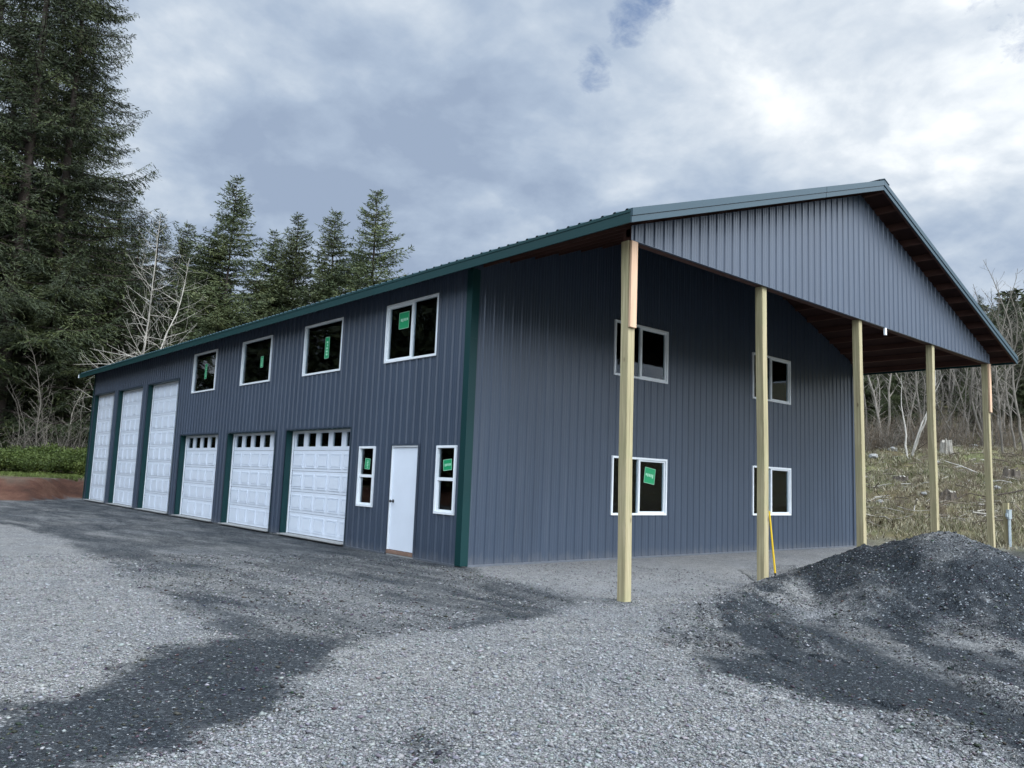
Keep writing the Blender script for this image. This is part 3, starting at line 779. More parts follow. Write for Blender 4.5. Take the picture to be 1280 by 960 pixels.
mb = MB(); mb.box((8.25, PYc-.036, 4.93), (8.32, PYc+.0, 5.082), mVIN, None); mb.build('white_tag', B)
# --- posts
def post(x, y, top_dx, base_dx, splice):
    mb = MB(); hw = .072; zb = -.3
    n = 14; prev = None
    rs = random.Random(int(x*10))
    for k in range(n+1):
        z = zb+(5.09-zb)*k/n; f = k/n
        cx = base_dx*(1-f)+top_dx*f+.006*math.sin(k*.7+x)
        cy = .005*math.sin(k*.5+2*x)
        ring = [(cx-hw, cy-hw, z), (cx+hw, cy-hw, z), (cx+hw, cy+hw, z), (cx-hw, cy+hw, z)]
        b = len(mb.v); mb.v += ring
        if prev is not None:
            for i_ in range(4): mb.f.append([prev+i_, prev+(i_+1) % 4, b+(i_+1) % 4, b+i_]); mb.mi.append(mb.mi_(mPT))
        else: mb.f.append([b, b+3, b+2, b+1]); mb.mi.append(0)
        prev = b
    mb.f.append([prev, prev+1, prev+2, prev+3]); mb.mi.append(0)
    o = mb.build('post', B, bevel=.006); o.location = (x, y, 0)
    if splice:
        s_ = MB(); s_.box((top_dx-.055, -hw-.046, 3.80), (top_dx+.085, -hw-.008, 5.085), mSPL); s_.build('splice_board', o, bevel=.003)
    return o
post(.08, -3.63, -.04, .04, True); post(3.66, -3.63, -.05, .04, False); post(7.26, -3.63, -.03, .05, False)
post(10.87, -3.63, .02, .06, False); post(14.46, -3.63, 0, .06, True)

# --- yellow pole leaning on the second post
mb = MB()
p1 = Vector((3.865, -3.76, .06)); p0 = Vector((3.768, -3.70, 1.17))
loc = tuple(p1)
mb.tube(p1+(p0-p1)*.08, p0, .017, .015, mYEL, 12); mb.tube(p1, p1+(p0-p1)*.08, .012, .019, mBLK, 12)
mb.tube(p0, p0+(p0-p1).normalized()*.02, .015, .010, mYEL, 12)
tag(mb.build('pole', loc=loc, smooth=False), 'thin yellow pole with black tip leaning on the second porch post', 'pole')

# --- meter post on the right
UP = (18.5, -2.75); uz = float(terr(np.array([UP[0]]), np.array([UP[1]]))[0])
U = empty('meter_post', (UP[0], UP[1], uz)); tag(U, 'short timber post carrying a grey electrical box and conduits beyond the gravel heap', 'utility post')
mb = MB(); mb.box((-.02, -.07, -.3), (.12, .07, 1.28), mPT); mb.build('post', U, bevel=.006)
mb = MB(); mb.box((-.20, -.15, .80), (.06, -.075, 1.06), mGRYB); mb.box((-.21, -.155, 1.055), (.07, -.07, 1.075), mGRYB); mb.box((-.30, -.13, .86), (-.205, -.08, .97), mGRYB)
mb.build('electrical_box', U, bevel=.004)
for xx, r_ in ((-.13, .022), (-.05, .030), (.02, .018)):
    mb = MB(); mb.tube((xx, -.11, -.2), (xx, -.11, .80), r_, r_, mGRYB, 12); mb.build('conduit', U, smooth=False)

# ---------------------------------------------------------------- vegetation
def leafmat(name, c0, c1, c2, rand=.35):
    M = bpy.data.materials.new(name); M.use_nodes = True; t = M.node_tree; b = t.nodes['Principled BSDF']
    O = N(t, 'ShaderNodeTexCoord').outputs['Object']
    nz = noise(t, O, .55, 4, .6); nf = noise(t, O, 5, 3, .6)
    f = math_(t, 'ADD', math_(t, 'MULTIPLY', nz, .6), math_(t, 'MULTIPLY', nf, .4))
    c = ramp(t, f, [(.34, c0), (.5, c1), (.66, c2)])
    oi = N(t, 'ShaderNodeObjectInfo'); k = math_(t, 'ADD', math_(t, 'MULTIPLY', oi.outputs['Random'], rand), 1-rand/2)
    c = mixc(t, 1.0, c, k, 'MULTIPLY')
    LK(t, c, b.inputs['Base Color']); b.inputs['Roughness'].default_value = .6; b.inputs['Specular IOR Level'].default_value = .3
    return M
mFIR = leafmat('fir needles', (.009, .015, .007), (.024, .034, .012), (.075, .088, .026))
mFIR2 = leafmat('young fir needles', (.030, .045, .020), (.062, .080, .032), (.12, .13, .050))
mFIR3 = leafmat('yellow green fir needles', (.035, .048, .018), (.065, .08, .028), (.11, .115, .04))
mBARK = mat('dark bark', (.045, .036, .030), .9, 0, .2, .4, 4, (1, 1, .3), .3, 20)
mALD = mat('pale alder bark', (.36, .335, .29), .8, 0, .3, .3, 3)
mGRYT = mat('grey bare twigs', (.165, .148, .125), .85, 0, .2, .35, 2, obj_rand=.9)
mBRNT = mat('brown bare twigs', (.15, .118, .085), .85, 0, .2, .4, 2, obj_rand=.5)
mLEAF = leafmat('glossy shrub leaves', (.020, .036, .008), (.055, .080, .016), (.12, .145, .032))

def frusta(segs, n=4):
    """segs: rows p0(3) p1(3) r0 r1 -> tubes"""
    S = np.asarray(segs, float); p0, p1 = S[:, :3], S[:, 3:6]; d = p1-p0; L_ = np.linalg.norm(d, axis=1, keepdims=True)+1e-9; d = d/L_
    ref = np.where(np.abs(d[:, 2:3]) > .9, np.array([[1., 0, 0]]), np.array([[0, 0, 1.]]))
    a = np.cross(d, ref); a /= np.linalg.norm(a, axis=1, keepdims=True)+1e-9; b = np.cross(d, a)
    q = np.arange(n)*2*np.pi/n; ca, sa = np.cos(q)[None, :, None], np.sin(q)[None, :, None]
    ring = a[:, None]*ca+b[:, None]*sa
    V0 = p0[:, None]+ring*S[:, 6][:, None, None]; V1 = p1[:, None]+ring*S[:, 7][:, None, None]
    V = np.concatenate([V0, V1], 1).reshape(-1, 3)
    j = np.arange(n); f = np.stack([j, (j+1) % n, (j+1) % n+n, j+n], -1)
    F = (f[None]+(np.arange(len(S))*2*n)[:, None, None]).reshape(-1, 4)
    return V, F
def conifer_data(seed, H, Rm, z0=.06, step=.45, nb=5, asc=-.05, droop=.25, tip=.15, tw=.42, sl=.22, sw=.07, gapz=0, shape=.85, hang=.35, dens=1.0, irr=.0):
    rng = np.random.default_rng(seed); segs = []
    nz = 16
    lean = rng.normal(0, .006, 2)
    for k in range(nz):
        a, b = k/nz, (k+1)/nz; r = .011*H
        segs.append([lean[0]*H*a, lean[1]*H*a, H*a, lean[0]*H*b, lean[1]*H*b, H*b, r*(1-a)**.9+.012, r*(1-b)**.9+.012])
    T0 = []; TD = []; TL = []
    z = z0*H; side = rng.uniform(0, 6.28)
    while z < H*.995:
        zn = z/H; fr = (1-zn)
        Rz = Rm*(fr**shape)*(1-.35*np.exp(-((zn-z0)/.08)**2))+.10
        nbr = max(3, int(round(nb*(.7+.5*rng.random()))))
        for k in range(nbr):
            a = rng.uniform(0, 6.28); L_ = Rz*rng.uniform(.62, 1.15)*(1.25 if rng.random() < .1 else 1)*(1-irr+1.6*irr*float(vnoise(np.array([a*1.3+seed]), np.array([z*.22+seed]), seed)[0]))
            asc_ = asc+.5*max(0, zn-.75)*4*.35+rng.normal(0, .06)
            dr = droop*(1-.7*zn)*rng.uniform(.7, 1.3)
            d = np.array([math.cos(a), math.sin(a)]); lat = np.array([-d[1], d[0]])
            def Pt(t):
                t = np.asarray(t); hh = L_*t
                return np.stack([lean[0]*z+d[0]*hh, lean[1]*z+d[1]*hh, z+L_*(asc_*t-dr*t**1.6+tip*t**4)], -1)
            ts = np.linspace(0, 1, 6); pp = Pt(ts); rb = .006+.011*L_
            for q in range(5): segs.append([*pp[q], *pp[q+1], rb*(1-ts[q])+.005, rb*(1-ts[q+1])+.005])
            nt_ = max(3, int(L_/.17*dens)); tt = np.linspace(.10, 1, nt_)+rng.normal(0, .02, nt_)
            tt = np.clip(tt, .05, 1)
            for sg in (-1, 1):
                base = Pt(tt); l = (tw*L_*(1.08-tt)**.8*np.minimum(1, tt*3.5)+.10)*rng.uniform(.45, 1.15, nt_); l = np.minimum(l, 1.5)
                fwd_ = rng.uniform(.45, .95, nt_)
                dx = lat[0]*sg+d[0]*fwd_; dy = lat[1]*sg+d[1]*fwd_; dzz = -hang*rng.uniform(.3, 1.5, nt_)+asc_*.6
                D = np.stack([dx, dy, dzz], -1); D /= np.linalg.norm(D, axis=1, keepdims=True)
                T0.append(base); TD.append(D); TL.append(l)
            T0.append(Pt(np.array([.93]))); e = Pt(np.array([1.0]))-Pt(np.array([.9])); TD.append(e/np.linalg.norm(e)); TL.append(np.array([.25]))
        z += step*(.55+.6*fr)*rng.uniform(.7, 1.3)
    T0 = np.concatenate(T0); TD = np.concatenate(TD); TL = np.concatenate(TL)
    m_ = np.maximum(1, np.ceil(TL/(sl*.55))).astype(int)
    idx = np.repeat(np.arange(len(TL)), m_); within = np.arange(len(idx))-np.repeat(np.cumsum(m_)-m_, m_)
    f = (within+rng.random(len(idx))*.8)/m_[idx]
    base = T0[idx]+TD[idx]*(TL[idx]*f)[:, None]; base[:, 2] -= hang*.25*(f**2)*TL[idx]
    n = len(idx)
    dr_ = TD[idx]+rng.normal(0, .42, (n, 3)); dr_[:, 2] -= hang*.4
    dr_ /= np.linalg.norm(dr_, axis=1, keepdims=True)
    sd2 = np.cross(dr_, rng.normal(0, 1, (n, 3))); sd2 /= np.linalg.norm(sd2, axis=1, keepdims=True)
    ln = sl*rng.uniform(.6, 1.3, n)[:, None]; wd = sw*rng.uniform(.6, 1.3, n)[:, None]
    p0 = base-dr_*ln*.15; pm = base+dr_*ln*.4; p1 = base+dr_*ln
    V = np.stack([p0, pm+sd2*wd*.5, p1, pm-sd2*wd*.5], 1).reshape(-1, 3)
    F = np.arange(n*4).reshape(-1, 4)
    TV, TF = frusta(segs, 4)
    return TV, TF, V, F
def tree_thing(name, data, mb_, ml):
    TV, TF, V, F = data
    e = empty(name)
    a = mkobj('trunk', fastmesh('trunk', TV, TF, 4, [mb_]), e); b = mkobj('crown', fastmesh('crown', V, F, 4, [ml]), e)
    return e
def bare_data(seed, H, stems=1, spread=.25, rt=.012, side=1.0, up_=.35, arch=.0, step=.45, r0=None, depth=3, start=.15, rmin=.006, twl=1.0):
    rng = np.random.default_rng(seed); segs = []
    def norm(v): return v/(np.linalg.norm(v)+1e-9)
    def limb(p, d, L_, r, dep):
        n = max(3, int(L_/.55)); p = np.array(p, float); st = L_/n
        pts = [p.copy()]; ds = []
        for k in range(n):
            d = norm(d+rng.normal(0, .10, 3)+np.array([0, 0, arch*.1 if dep else .03])); p = p+d*st; pts.append(p.copy()); ds.append(d.copy())
        rs = [max(r*(1-.85*k/n), rmin) for k in range(n+1)]
        for k in range(n): segs.append([*pts[k], *pts[k+1], rs[k], rs[k+1]])
        if dep >= depth: return
        cl = {0: step, 1: .42, 2: .26}[min(dep, 2)]
        m_ = int(L_*(1-start)/cl)
        for q in range(m_):
            f = start+(1-start)*(q+rng.random())/max(m_, 1) if dep == 0 else .12+.88*(q+rng.random())/max(m_, 1)
            f = min(f, .97); k = min(int(f*n), n-1); base = pts[k]+(pts[k+1]-pts[k])*(f*n-k)
            a = rng.uniform(0, 6.28); per = norm(np.cross(ds[k], [math.cos(a), math.sin(a), .3]))
            if dep == 0:
                dn = norm(np.array([per[0], per[1], up_+rng.normal(0, .18)])); ll = side*H*(.32*(1-f)**.7+.05)*rng.uniform(.6, 1.2)
            else:
                dn = norm(ds[k]*.75+per*.8+np.array([0, 0, .15])); ll = L_*(.42*(1-f)+.10)*rng.uniform(.6, 1.2)*twl
            if ll > .12: limb(base, dn, ll, rs[k]*.45, dep+1)
    for s_ in range(stems):
        a = rng.uniform(0, 6.28); d = norm(np.array([math.cos(a)*spread, math.sin(a)*spread, 1.0]))
        if stems == 1: d = norm(np.array([spread*.3*math.cos(a), spread*.3*math.sin(a), 1]))
        limb([math.cos(a)*.12*(stems > 1), math.sin(a)*.12*(stems > 1), -.2], d, H*rng.uniform(.8, 1.05), r0 or rt*H, 0)
    return segs
def bare_thing(name, segs, mm, n=3, split=.02):
    S = np.array(segs); e = empty(name)
    big = np.maximum(S[:, 6], S[:, 7]) > split
    if big.sum() == 0: big[:1] = True
    V, F = frusta(S[big], 5); mkobj('trunk', fastmesh('trunk', V, F, 4, [mm], smooth=True), e)
    V, F = frusta(S[~big], n); mkobj('branches', fastmesh('branches', V, F, 4, [mm]), e)
    return e
def put(src, x, y, s=1.0, rz=0.0, label=None, cat=None, group=None, first=set(), sz=None, dz=0, lean=0):
    if src.name in first:
        o = src.copy(); COL.objects.link(o)
        for ch in src.children: c = ch.copy(); COL.objects.link(c); c.parent = o
    else: o = src; first.add(src.name)
    z = float(terr(np.array([x]), np.array([y]))[0])-.05+dz
    o.location = (x, y, z); o.scale = (s, s, sz or s); o.rotation_euler = (lean, 0, rz)
    for k in ('label', 'category', 'group'):
        if k in o: del o[k]
    tag(o, label, cat, group); return o
def at(px, depth):
    """ground position at a bearing from the viewpoint (px across the photo) and a depth"""
    r_ = (px-640)/990.77
    return CX+depth*(.660+r_*.755), CY+depth*(.761-r_*.654)

TREES = []
f_big = tree_thing('fir_tree', conifer_data(1, 34, 8.0, z0=.05, step=.66, nb=5, irr=.62, dens=1.5, asc=.02, droop=.32, tip=.30, tw=.34, sl=.19, sw=.045, hang=.55, shape=.72), mBARK, mFIR)
f_big2 = tree_thing('fir_tree', conifer_data(2, 24, 5.6, z0=.03, step=.50, nb=6, irr=.4, asc=.0, droop=.35, tip=.22, tw=.38, sl=.19, sw=.045, dens=1.25, hang=.6, shape=.75), mBARK, mFIR)
f_med = tree_thing('fir_tree', conifer_data(3, 19.5, 5.6, z0=.04, step=.40, nb=7, irr=.35, dens=1.3, asc=.25, droop=.18, tip=.05, tw=.46, sl=.22, sw=.060, hang=.22, shape=.82), mBARK, mFIR2)
f_med2 = tree_thing('fir_tree', conifer_data(4, 17.5, 5.2, z0=.04, step=.38, nb=7, irr=.35, dens=1.3, asc=.33, droop=.12, tip=.05, tw=.48, sl=.22, sw=.058, hang=.18, shape=.9), mBARK, mFIR2)
f_yel = tree_thing('cedar_tree', conifer_data(5, 11, 3.4, z0=.02, step=.34, nb=7, asc=.10, droop=.22, tip=.1, tw=.45, sl=.20, sw=.075, hang=.5, shape=.65), mBARK, mFIR3)
GF = 'dense dark firs of the wood left of the barn'
FL = 'dark fir in the dense wood behind the left end of the barn'
# the towering pair at the left edge
x, y = at(-5, 48); put(f_big, x, y, 1.45, .4, 'tallest dark fir at the left edge, its top out of frame', 'fir tree', sz=1.25)
x, y = at(48, 50); put(f_big, x, y, 1.32, 2.3, 'tall ragged fir second from the left edge with a long branch reaching right', 'fir tree', sz=1.15)
x, y = at(-70, 50); put(f_big, x, y, 1.4, 4.3, FL, 'fir tree', GF)
for px, D, s_, r_, sz_ in [(20, 57, 1.4, 3.4, 1.12), (62, 59, 1.35, 5.2, 1.10), (-30, 56, 1.35, 1.1, 1.12)]:
    x, y = at(px, D); put(f_big, x, y, s_, r_, FL, 'fir tree', GF, sz=sz_)
for px, D, s_, r_ in [(20, 49, .66, .1), (75, 49, .62, 1.2), (130, 53, .66, 2.2), (-30, 50, .8, 3.2), (105, 55, .70, 4.0), (150, 56, .80, 5.3), (120, 60, .95, 1.9), (205, 62, .76, .9), (230, 64, .72, 4.4), (175, 64, .86, 3.3), (40, 56, .72, 5.0), (160, 58, .62, .6), (0, 62, .95, 1.7), (190, 60, .58, 2.9), (-80, 52, .8, 1.9), (60, 52, .55, 2.6)]:
    x, y = at(px, D); put(f_big2, x, y, s_, r_, FL, 'fir tree', GF)
# young firs over the roof
for src, px, D, s_, r_, lb in [
    (f_med, 262, 50, 1.04, .3, 'pointed young fir rising over the roof just right of the pale alder'),
    (f_med2, 353, 54, 1.08, 1.3, 'small fir top over the roof, left one of the group of three'),
    (f_med, 402, 53, .99, 2.1, 'slim fir top over the roof, middle one of the group of three'),
    (f_med2, 454, 51, 1.16, 4.0, 'broad open fir over the roof, right one of the group of three')]:
    x, y = at(px, D); put(src, x, y, s_, r_, lb, 'fir tree')
GM = 'firs filling the wood behind the barn'
for src, px, D, s_, r_ in [(f_med, 325, 54, .90, 5), (f_med2, 250, 58, 1.05, 2), (f_med, 345, 56, .92, 1), (f_med2, 395, 54, .86, .7), (f_med, 440, 54, .86, 3.3), (f_med, 215, 62, 1.0, 2.7), (f_med2, 305, 52, .85, 4.4)]:
    x, y = at(px, D); put(src, x, y, s_, r_, 'lower green fir partly hidden in the wood behind the barn roof', 'fir tree', GM)
for px, D, s_, r_ in [(430, 47, .83, 0), (455, 48, .88, 1), (490, 48, .78, 2), (410, 48, .80, 3)]:
    x, y = at(px, D); put(f_yel, x, y, s_, r_, 'yellow green conifer crown just above the roof line', 'conifer', 'yellow green conifers above the roof')
# pale alders behind the roof
b_ald = bare_thing('alder_tree', bare_data(11, 12.5, 1, .22, .0066, .82, .36, .4, step=.17, start=.15, rmin=.0042, twl=1.1), mALD)
b_gry = bare_thing('bare_tree', bare_data(12, 10.5, 1, .3, .0072, .62, .75, .5, step=.27, start=.22, rmin=.006, twl=1.15), mGRYT)
b_gry2 = bare_thing('bare_tree', bare_data(13, 9.0, 3, .16, .0060, .55, .8, .6, step=.28, start=.22, rmin=.006, twl=1.15), mGRYT)
b_ver = bare_thing('bare_tree', bare_data(16, 11.0, 2, .07, .0070, .34, 1.0, .5, step=.24, start=.25, rmin=.006, twl=1.15), mGRYT)
b_brn = bare_thing('bare_bush', bare_data(14, 3.2, 12, .5, .006, .7, .8, .6, step=.22, start=.1, rmin=.005, depth=2), mBRNT, split=.012)
b_gsh = bare_thing('bare_bush', bare_data(15, 3.6, 9, .45, .007, .8, .5, .5, step=.25, start=.1, rmin=.006, depth=2), mGRYT, split=.014)
x, y = at(148, 42); put(b_ald, x, y, 1.08, .5, 'pale leafless alder behind the roof, left of two', 'alder tree', sz=1.3)
x, y = at(180, 43); put(b_ald, x, y, 1.08, 2.6, 'pale leafless alder behind the roof, right of two', 'alder tree', sz=1.28)
x, y = at(528, 56); put(b_gry, x, y, 1.45, 1.0, 'thin bare treetop alone above the roof right of the firs', 'bare tree')
GLB = 'bare saplings in front of the dark firs'
for src, px, D, s_, r_ in [(b_gry, 48, 43, .78, 0), (b_gry2, 30, 42.5, .62, 1), (b_gry2, 62, 43, .58, 3), (b_gry, 80, 43.5, .5, 4), (b_gry, 96, 43, .45, 5)]:
    x, y = at(px, D); put(src, x, y, s_, r_, 'bare grey sapling against the dark firs above the hedge', 'bare tree', GLB)
for px, D in [(15, 43), (40, 43.5), (60, 44), (82, 43), (100, 43.5), (70, 42.5)]:
    x, y = at(px, D); put(b_gsh, x, y, random.uniform(.75, 1.1), random.uniform(0, 6), 'leafless grey bush behind the green hedge', 'bush', 'leafless bushes behind the hedge')
for px, D in [(225, 46), (245, 48), (310, 46), (345, 47), (370, 46), (260, 46), (290, 47), (330, 49)]:
    x, y = at(px, D); put(b_gry, x, y, random.uniform(.75, .95), random.uniform(0, 6), 'thin bare tree between the firs just behind the roof', 'bare tree', 'thin bare trees behind the roof')

# right-hand wood on the hillside
GR = 'bare trees of the wood on the hillside'
rs = random.Random(9)
for k in range(60):
    px = 1075+rs.random()*260; D = rs.uniform(50, 74)
    src = rs.choice([b_gry, b_ver, b_ver, b_gry2]); x, y = at(px, D)
    put(src, x, y, rs.uniform(.7, 1.15), rs.uniform(0, 6.28), 'slender bare tree in the wood on the hillside right of the barn', 'bare tree', GR)
for k in range(44):
    px = 1080+rs.random()*230; D = rs.uniform(54, 74); x, y = at(px, D)
    put(rs.choice([f_med, f_med2, f_big2]), x, y, rs.uniform(.26, .42), rs.uniform(0, 6.28), 'dark fir standing among the bare trees of the hillside wood', 'fir tree', 'firs of the hillside wood')
x, y = at(1256, 66); put(f_med, x, y, .46, 1.0, 'pointed fir rising highest at the right edge beside the roof corner', 'fir tree')
x, y = at(1300, 62); put(f_med2, x, y, .45, 3.0, 'fir half cut off by the right edge of the view', 'fir tree')
for px, D, s_ in [(1262, 45, .95), (1278, 46, .9), (1256, 50, 1.1), (1290, 44, 1.1)]:
    x, y = at(px, D); put(b_gry, x, y, s_, rs.uniform(0, 6), 'tall bare tree near the right edge above the white stump', 'bare tree', 'tall bare trees near the right edge')
for k in range(80):
    px = 1072+rs.random()*240; D = rs.uniform(47, 58); x, y = at(px, D)
    put(rs.choice([b_brn, b_brn, b_gsh]), x, y, rs.uniform(.45, .95), rs.uniform(0, 6.28), 'tangled leafless bush along the foot of the hillside wood', 'bush', 'leafless bushes along the hillside wood')
for k in range(75):
    px = 1078+rs.random()*215; D = rs.uniform(29, 47); x, y = at(px, D)
    put(b_brn, x, y, rs.uniform(.12, .40), rs.uniform(0, 6.28), 'low brown bramble clump on the grassy slope', 'bramble', 'low brambles on the slope')
b_fork = bare_thing('forked_tree', bare_data(21, 6.0, 3, .42, .012, .45, .8, .4, step=.6, start=.45, rmin=.008, r0=.07), mALD)
x, y = at(1141, 43); put(b_fork, x, y, 1.0, .7, 'forked white trunked small tree at the edge of the slope', 'small tree')

# far wood: one mass on the rising ground behind everything
def far_wood():
    rng = np.random.default_rng(77); Vs = []; Fs_ = []; off = 0
    base = [conifer_data(100+k, 13, 3.2, z0=.02, step=1.1, nb=6, asc=.05, droop=.25, tip=.05, tw=.45, sl=.75, sw=.34, hang=.4, shape=.8, dens=.5)[2] for k in range(3)]
    for k in range(150):
        if k < 80: px = rng.uniform(1050, 1360); D = rng.uniform(78, 110)
        else: px = rng.uniform(-120, 620); D = rng.uniform(70, 100)
        x, y = at(px, D); z = float(terr(np.array([x]), np.array([y]))[0])
        s_ = rng.uniform(.55, .85) if k < 80 else rng.uniform(.6, .85); a = rng.uniform(0, 6.28); P_ = base[k % 3]*s_
        Q = np.stack([P_[:, 0]*math.cos(a)-P_[:, 1]*math.sin(a)+x, P_[:, 0]*math.sin(a)+P_[:, 1]*math.cos(a)+y, P_[:, 2]+z], -1)
        Vs.append(Q); Fs_.append(np.arange(len(Q)).reshape(-1, 4)+off); off += len(Q)
    # the same wood goes round behind the viewpoint; it shows only as reflections in the glass
    for k in range(170):
        a0 = R(rng.uniform(101, 205)); D = rng.uniform(34, 60); x = CX+D*math.cos(a0); y = CY+D*math.sin(a0)
        if k > 110:
            a0 = R(rng.uniform(100, 138)); D = rng.uniform(36, 70); x = D*math.cos(a0); y = 14+D*math.sin(a0)
            if math.degrees(math.atan2(y-CY, x-CX)) < 93: continue
        s_ = rng.uniform(.9, 1.5); a = rng.uniform(0, 6.28); P_ = base[k % 3]*s_
        Q = np.stack([P_[:, 0]*math.cos(a)-P_[:, 1]*math.sin(a)+x, P_[:, 0]*math.sin(a)+P_[:, 1]*math.cos(a)+y, P_[:, 2]], -1)
        Vs.append(Q); Fs_.append(np.arange(len(Q)).reshape(-1, 4)+off); off += len(Q)
    me = fastmesh('distant_wood', np.concatenate(Vs), np.concatenate(Fs_), 4, [mFIR])
    tag(mkobj('distant_wood', me), 'far dark wood closing the view behind the nearer trees', 'wood', kind='stuff')
far_wood()

# shrubs of the hedge on the left bank
def shrub_mesh(seed, n=9000, w=1.9, h=1.75):
    rng = np.random.default_rng(seed)
    lob = rng.normal(0, 1, (14, 3))*[w*.45, .5, .35]; lob[:, 2] = h*.5+lob[:, 2]
    i_ = rng.integers(0, 14, n); v = rng.normal(0, 1, (n, 3)); v /= np.linalg.norm(v, axis=1, keepdims=True)
    p = lob[i_]+v*(rng.random(n)**.35)[:, None]*[.62, .6, .52]; p[:, 2] = np.clip(p[:, 2], .02, None)
    d = rng.normal(0, 1, (n, 3)); d[:, 2] += .4; d /= np.linalg.norm(d, axis=1, keepdims=True)
    s_ = np.cross(d, rng.normal(0, 1, (n, 3))); s_ /= np.linalg.norm(s_, axis=1, keepdims=True)
    l = rng.uniform(.07, .16, n)[:, None]; w_ = l*.45
    V = np.stack([p, p+d*l*.5+s_*w_*.5, p+d*l, p+d*l*.5-s_*w_*.5], 1).reshape(-1, 3)
    return fastmesh('foliage', V, np.arange(n*4).reshape(-1, 4), 4, [mLEAF])
sh = empty('hedge_shrub'); mkobj('foliage', shrub_mesh(1), sh)
ss = MB()
for k in range(7): ss.tube((0, 0, -.1), (random.uniform(-.9, .9), random.uniform(-.4, .4), 1.2), .03, .012, mBARK, 5)
ss.build('stems', sh)
for k, px in enumerate([-75, -48, -22, 2, 24, 45, 66, 86, 104, 120]):
    x, y = at(px, 41.2+.6*math.sin(k*2.1)); put(sh, x, y, random.uniform(.78, .95), -.35+random.uniform(-.3, .3), 'bright green leafy shrub in the hedge row on the left bank', 'shrub', 'green hedge shrubs on the left bank')

# grass of slope and bank
def grass_():
    rng = np.random.default_rng(8); X = []; 
    n1 = 130000; px = rng.uniform(1055, 1330, n1); D = 23+rng.random(n1)**.8*32
    n2 = 14000; px2 = rng.uniform(-90, 108, n2); D2 = rng.uniform(35, 42, n2)
    px = np.concatenate([px, px2]); D = np.concatenate([D, D2]); n = len(px)
    r_ = (px-640)/990.77; x = CX+D*(.660+r_*.755); y = CY+D*(.761-r_*.654)
    b, d = bearing(x, y)
    ok = np.where(np.arange(n) < n1, (d > 27.5+fbm(x*.6, y*.6, 9)*5), d > 41.2)
    clump = fbm(x*.8, y*.8, 41); ok &= rng.random(n) < np.clip(.55+clump*2.2, .08, 1)
    x, y, d = x[ok], y[ok], d[ok]; isl = (np.arange(n) >= n1)[ok]; n = len(x); z = terr(x, y)-.02
    h = np.where(isl, .10, .15)*rng.uniform(.5, 1.6, n)*(1+.8*np.clip(fbm(x*.5, y*.5, 43), -.5, 1))
    a = rng.uniform(0, 6.28, n); w = .020*(d/35)*rng.uniform(.6, 1.3, n); ln = rng.normal(0, .5, (n, 2))
    p = np.stack([x, y, z], -1); sdv = np.stack([np.cos(a), np.sin(a), 0*a], -1)*w[:, None]
    tip = p+np.stack([ln[:, 0]*h, ln[:, 1]*h, h], -1)
    V = np.stack([p-sdv, p+sdv, tip], 1).reshape(-1, 3)
    pal = np.array([[.28, .25, .165], [.20, .18, .11], [.135, .14, .070], [.14, .105, .07], [.38, .345, .26]])
    g = fbm(x*.35, y*.35, 45); c = pal[np.where(rng.random(n) < .25+g*1.2, 2, rng.choice([0, 1, 3, 4, 0], n))]
    c = np.where(isl[:, None], np.array([[.10, .13, .035]]), c)*rng.uniform(.7, 1.2, n)[:, None]
    me = fastmesh('grass', V, np.arange(n*3).reshape(-1, 3), 3, [mGRS], np.repeat(c, 3, 0))
    tag(mkobj('grass', me), 'dry straw coloured grass over the slope and green strip on the bank', 'grass', kind='stuff')
mGRS = mat('grass blades', (1, 1, 1), .8, 0, .2, .1, 2, attr='tint')
grass_()

def debris():
    rng = np.random.default_rng(31); n = 900; segs = []; cols = []
    for k in range(n):
        px = rng.uniform(1060, 1320); D = 27+rng.random()*30; x, y = at(px, D)
        if bearing(np.array(x), np.array(y))[1] < 29: continue
        z = float(terr(np.array([x]), np.array([y]))[0]); L_ = rng.lognormal(-.7, .6); a = rng.uniform(0, 6.28); e = rng.normal(0, .18); r = .008+.028*rng.random()*min(L_, 1.2)
        d = np.array([math.cos(a), math.sin(a), e])*L_*.5; c = np.array([x, y, z+.08+abs(e)*L_*.3]); mid = c+rng.normal(0, .05, 3)*L_
        segs.append([*(c-d), *mid, r, r*.85]); segs.append([*mid, *(c+d), r*.85, r*.4])
        cc = [(.30, .28, .24), (.16, .13, .10), (.07, .055, .045), (.40, .38, .34)][rng.choice(4, p=[.3, .35, .25, .1])]; cols += [cc, cc]
    V, F = frusta(segs, 5)
    tag(mkobj('logging_debris', fastmesh('logging_debris', V, F, 4, [mGRS], np.repeat(np.array(cols), 10, 0))), 'sticks and slash lying all over the cleared slope', 'debris', kind='stuff')
debris()

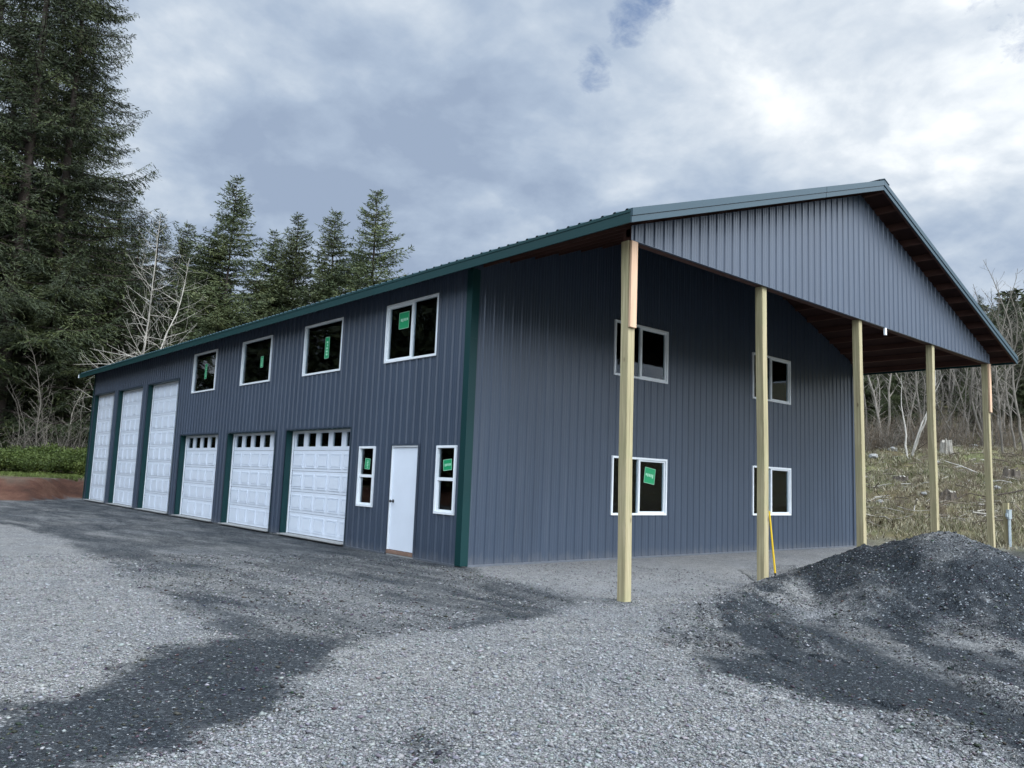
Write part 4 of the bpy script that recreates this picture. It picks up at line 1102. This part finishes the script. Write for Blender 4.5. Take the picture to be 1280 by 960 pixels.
# stumps, logs and rocks on the slope
mSTUMP = mat('weathered stump wood', (.10, .085, .07), .9, 0, .2, .5, 5, (2, 2, .4), .8, 10)
mPALE = mat('bleached wood', (.30, .28, .24), .85, 0, .2, .45, 7, (2, 2, .3), .6, 12)
def stump(px, D, r_, h, label, m=mSTUMP):
    x, y = at(px, D); z = float(terr(np.array([x]), np.array([y]))[0]); rs_ = random.Random(px)
    mb = MB(); n = 22; rings = []
    prof = [(-.15, 1.35), (.12*h, 1.18), (.4*h, .98), (.8*h, .9), (h, .88)]
    ph = [rs_.uniform(.72, 1.25) for _ in range(n)]
    for zz, k in prof:
        rings.append([(math.cos(6.283*i/n)*r_*k*ph[i]*(1 if zz > .2*h else 1+.15*math.sin(i*2.4)), math.sin(6.283*i/n)*r_*k*ph[i], zz+(rs_.uniform(-.45, .10)*h if zz == h else 0)) for i in range(n)])
    for a, b in zip(rings[:-1], rings[1:]):
        for i in range(n): j = (i+1) % n; mb.quad([a[i], a[j], b[j], b[i]], m)
    mb.quad(rings[-1], mPALE)
    o = mb.build('tree_stump', recalc=True); o.location = (x, y, z); tag(o, label, 'stump'); return o
stump(1191, 33, .34, .42, 'squat grey stump on the slope between the fourth and fifth posts')
stump(1132, 37, .34, .32, 'low grey stump on the slope between the third and fourth posts')
stump(1271, 36, .36, .5, 'pale topped stump with dark hollow at the right edge', mSTUMP)
stump(1190, 44, .30, .95, 'tall bleached broken stump high on the slope', mPALE)
def log(px, D, L_, r_, ang, label, m=mPALE, tilt=.05):
    x, y = at(px, D); z = float(terr(np.array([x]), np.array([y]))[0])+r_*.8
    mb = MB(); rs_ = random.Random(px*3); n = 6; pts = []
    for k in range(n+1):
        f = k/n-.5; pts.append(Vector((f*L_, .08*L_*math.sin(f*4+px), f*L_*tilt+rs_.uniform(-.02, .02))))
    for k in range(n): mb.tube(pts[k], pts[k+1], r_*(1-.5*k/n), r_*(1-.5*(k+1)/n), m, 8)
    o = mb.build('fallen_branch', recalc=True); o.location = (x, y, z); o.rotation_euler = (0, 0, ang); tag(o, label, 'fallen branch')
log(1128, 44, 2.6, .05, -.7, 'dark bowed branch lying below the forked tree', mBARK, .1)
log(1147, 30, .9, .03, .8, 'thin pale stick just above the gravel heap', mPALE, -.7)
log(1235, 43, .9, .07, -.5, 'short bleached log right of the fifth post', mPALE)
log(1198, 50, .8, .06, -.6, 'small pale log near the foot of the wood', mPALE)
log(1262, 40, 1.4, .04, -.9, 'long grey branch low on the slope by the right edge', mSTUMP)
log(1116, 39, 1.0, .05, -.4, 'grey branch near the mossy patch behind the third post', mSTUMP)
log(1242, 31, .8, .045, -.7, 'pale log low on the slope right of the fifth post', mPALE)
mROCK = mat('grey field stone', (.24, .24, .23), .85, 0, .3, .3, 4, bump=.4, bscale=12)
def rock(px, D, r_, label, group=None):
    x, y = at(px, D); z = float(terr(np.array([x]), np.array([y]))[0]); rs_ = random.Random(px*7)
    bm = bmesh.new(); bmesh.ops.create_icosphere(bm, subdivisions=2, radius=r_)
    for v in bm.verts: v.co *= 1+rs_.uniform(-.16, .16); v.co.z *= .62
    me = bpy.data.meshes.new('rock'); bm.to_mesh(me); bm.free(); me.materials.append(mROCK)
    o = mkobj('rock', me); o.location = (x, y, z+r_*.2); tag(o, label, 'rock', group)
for k, (px, D, r_) in enumerate([(1105, 31, .16), (1122, 47, .28), (1175, 40, .22), (1212, 37, .2), (1225, 48, .3), (1160, 34, .14), (1252, 34, .2), (1206, 46, .26), (1097, 42, .25), (1266, 49, .25)]):
    rock(px, D, r_, 'grey half buried rock on the cleared slope', 'rocks on the cleared slope')
print('tris', sum(len(o.data.polygons) for o in bpy.data.objects if o.type == 'MESH'))
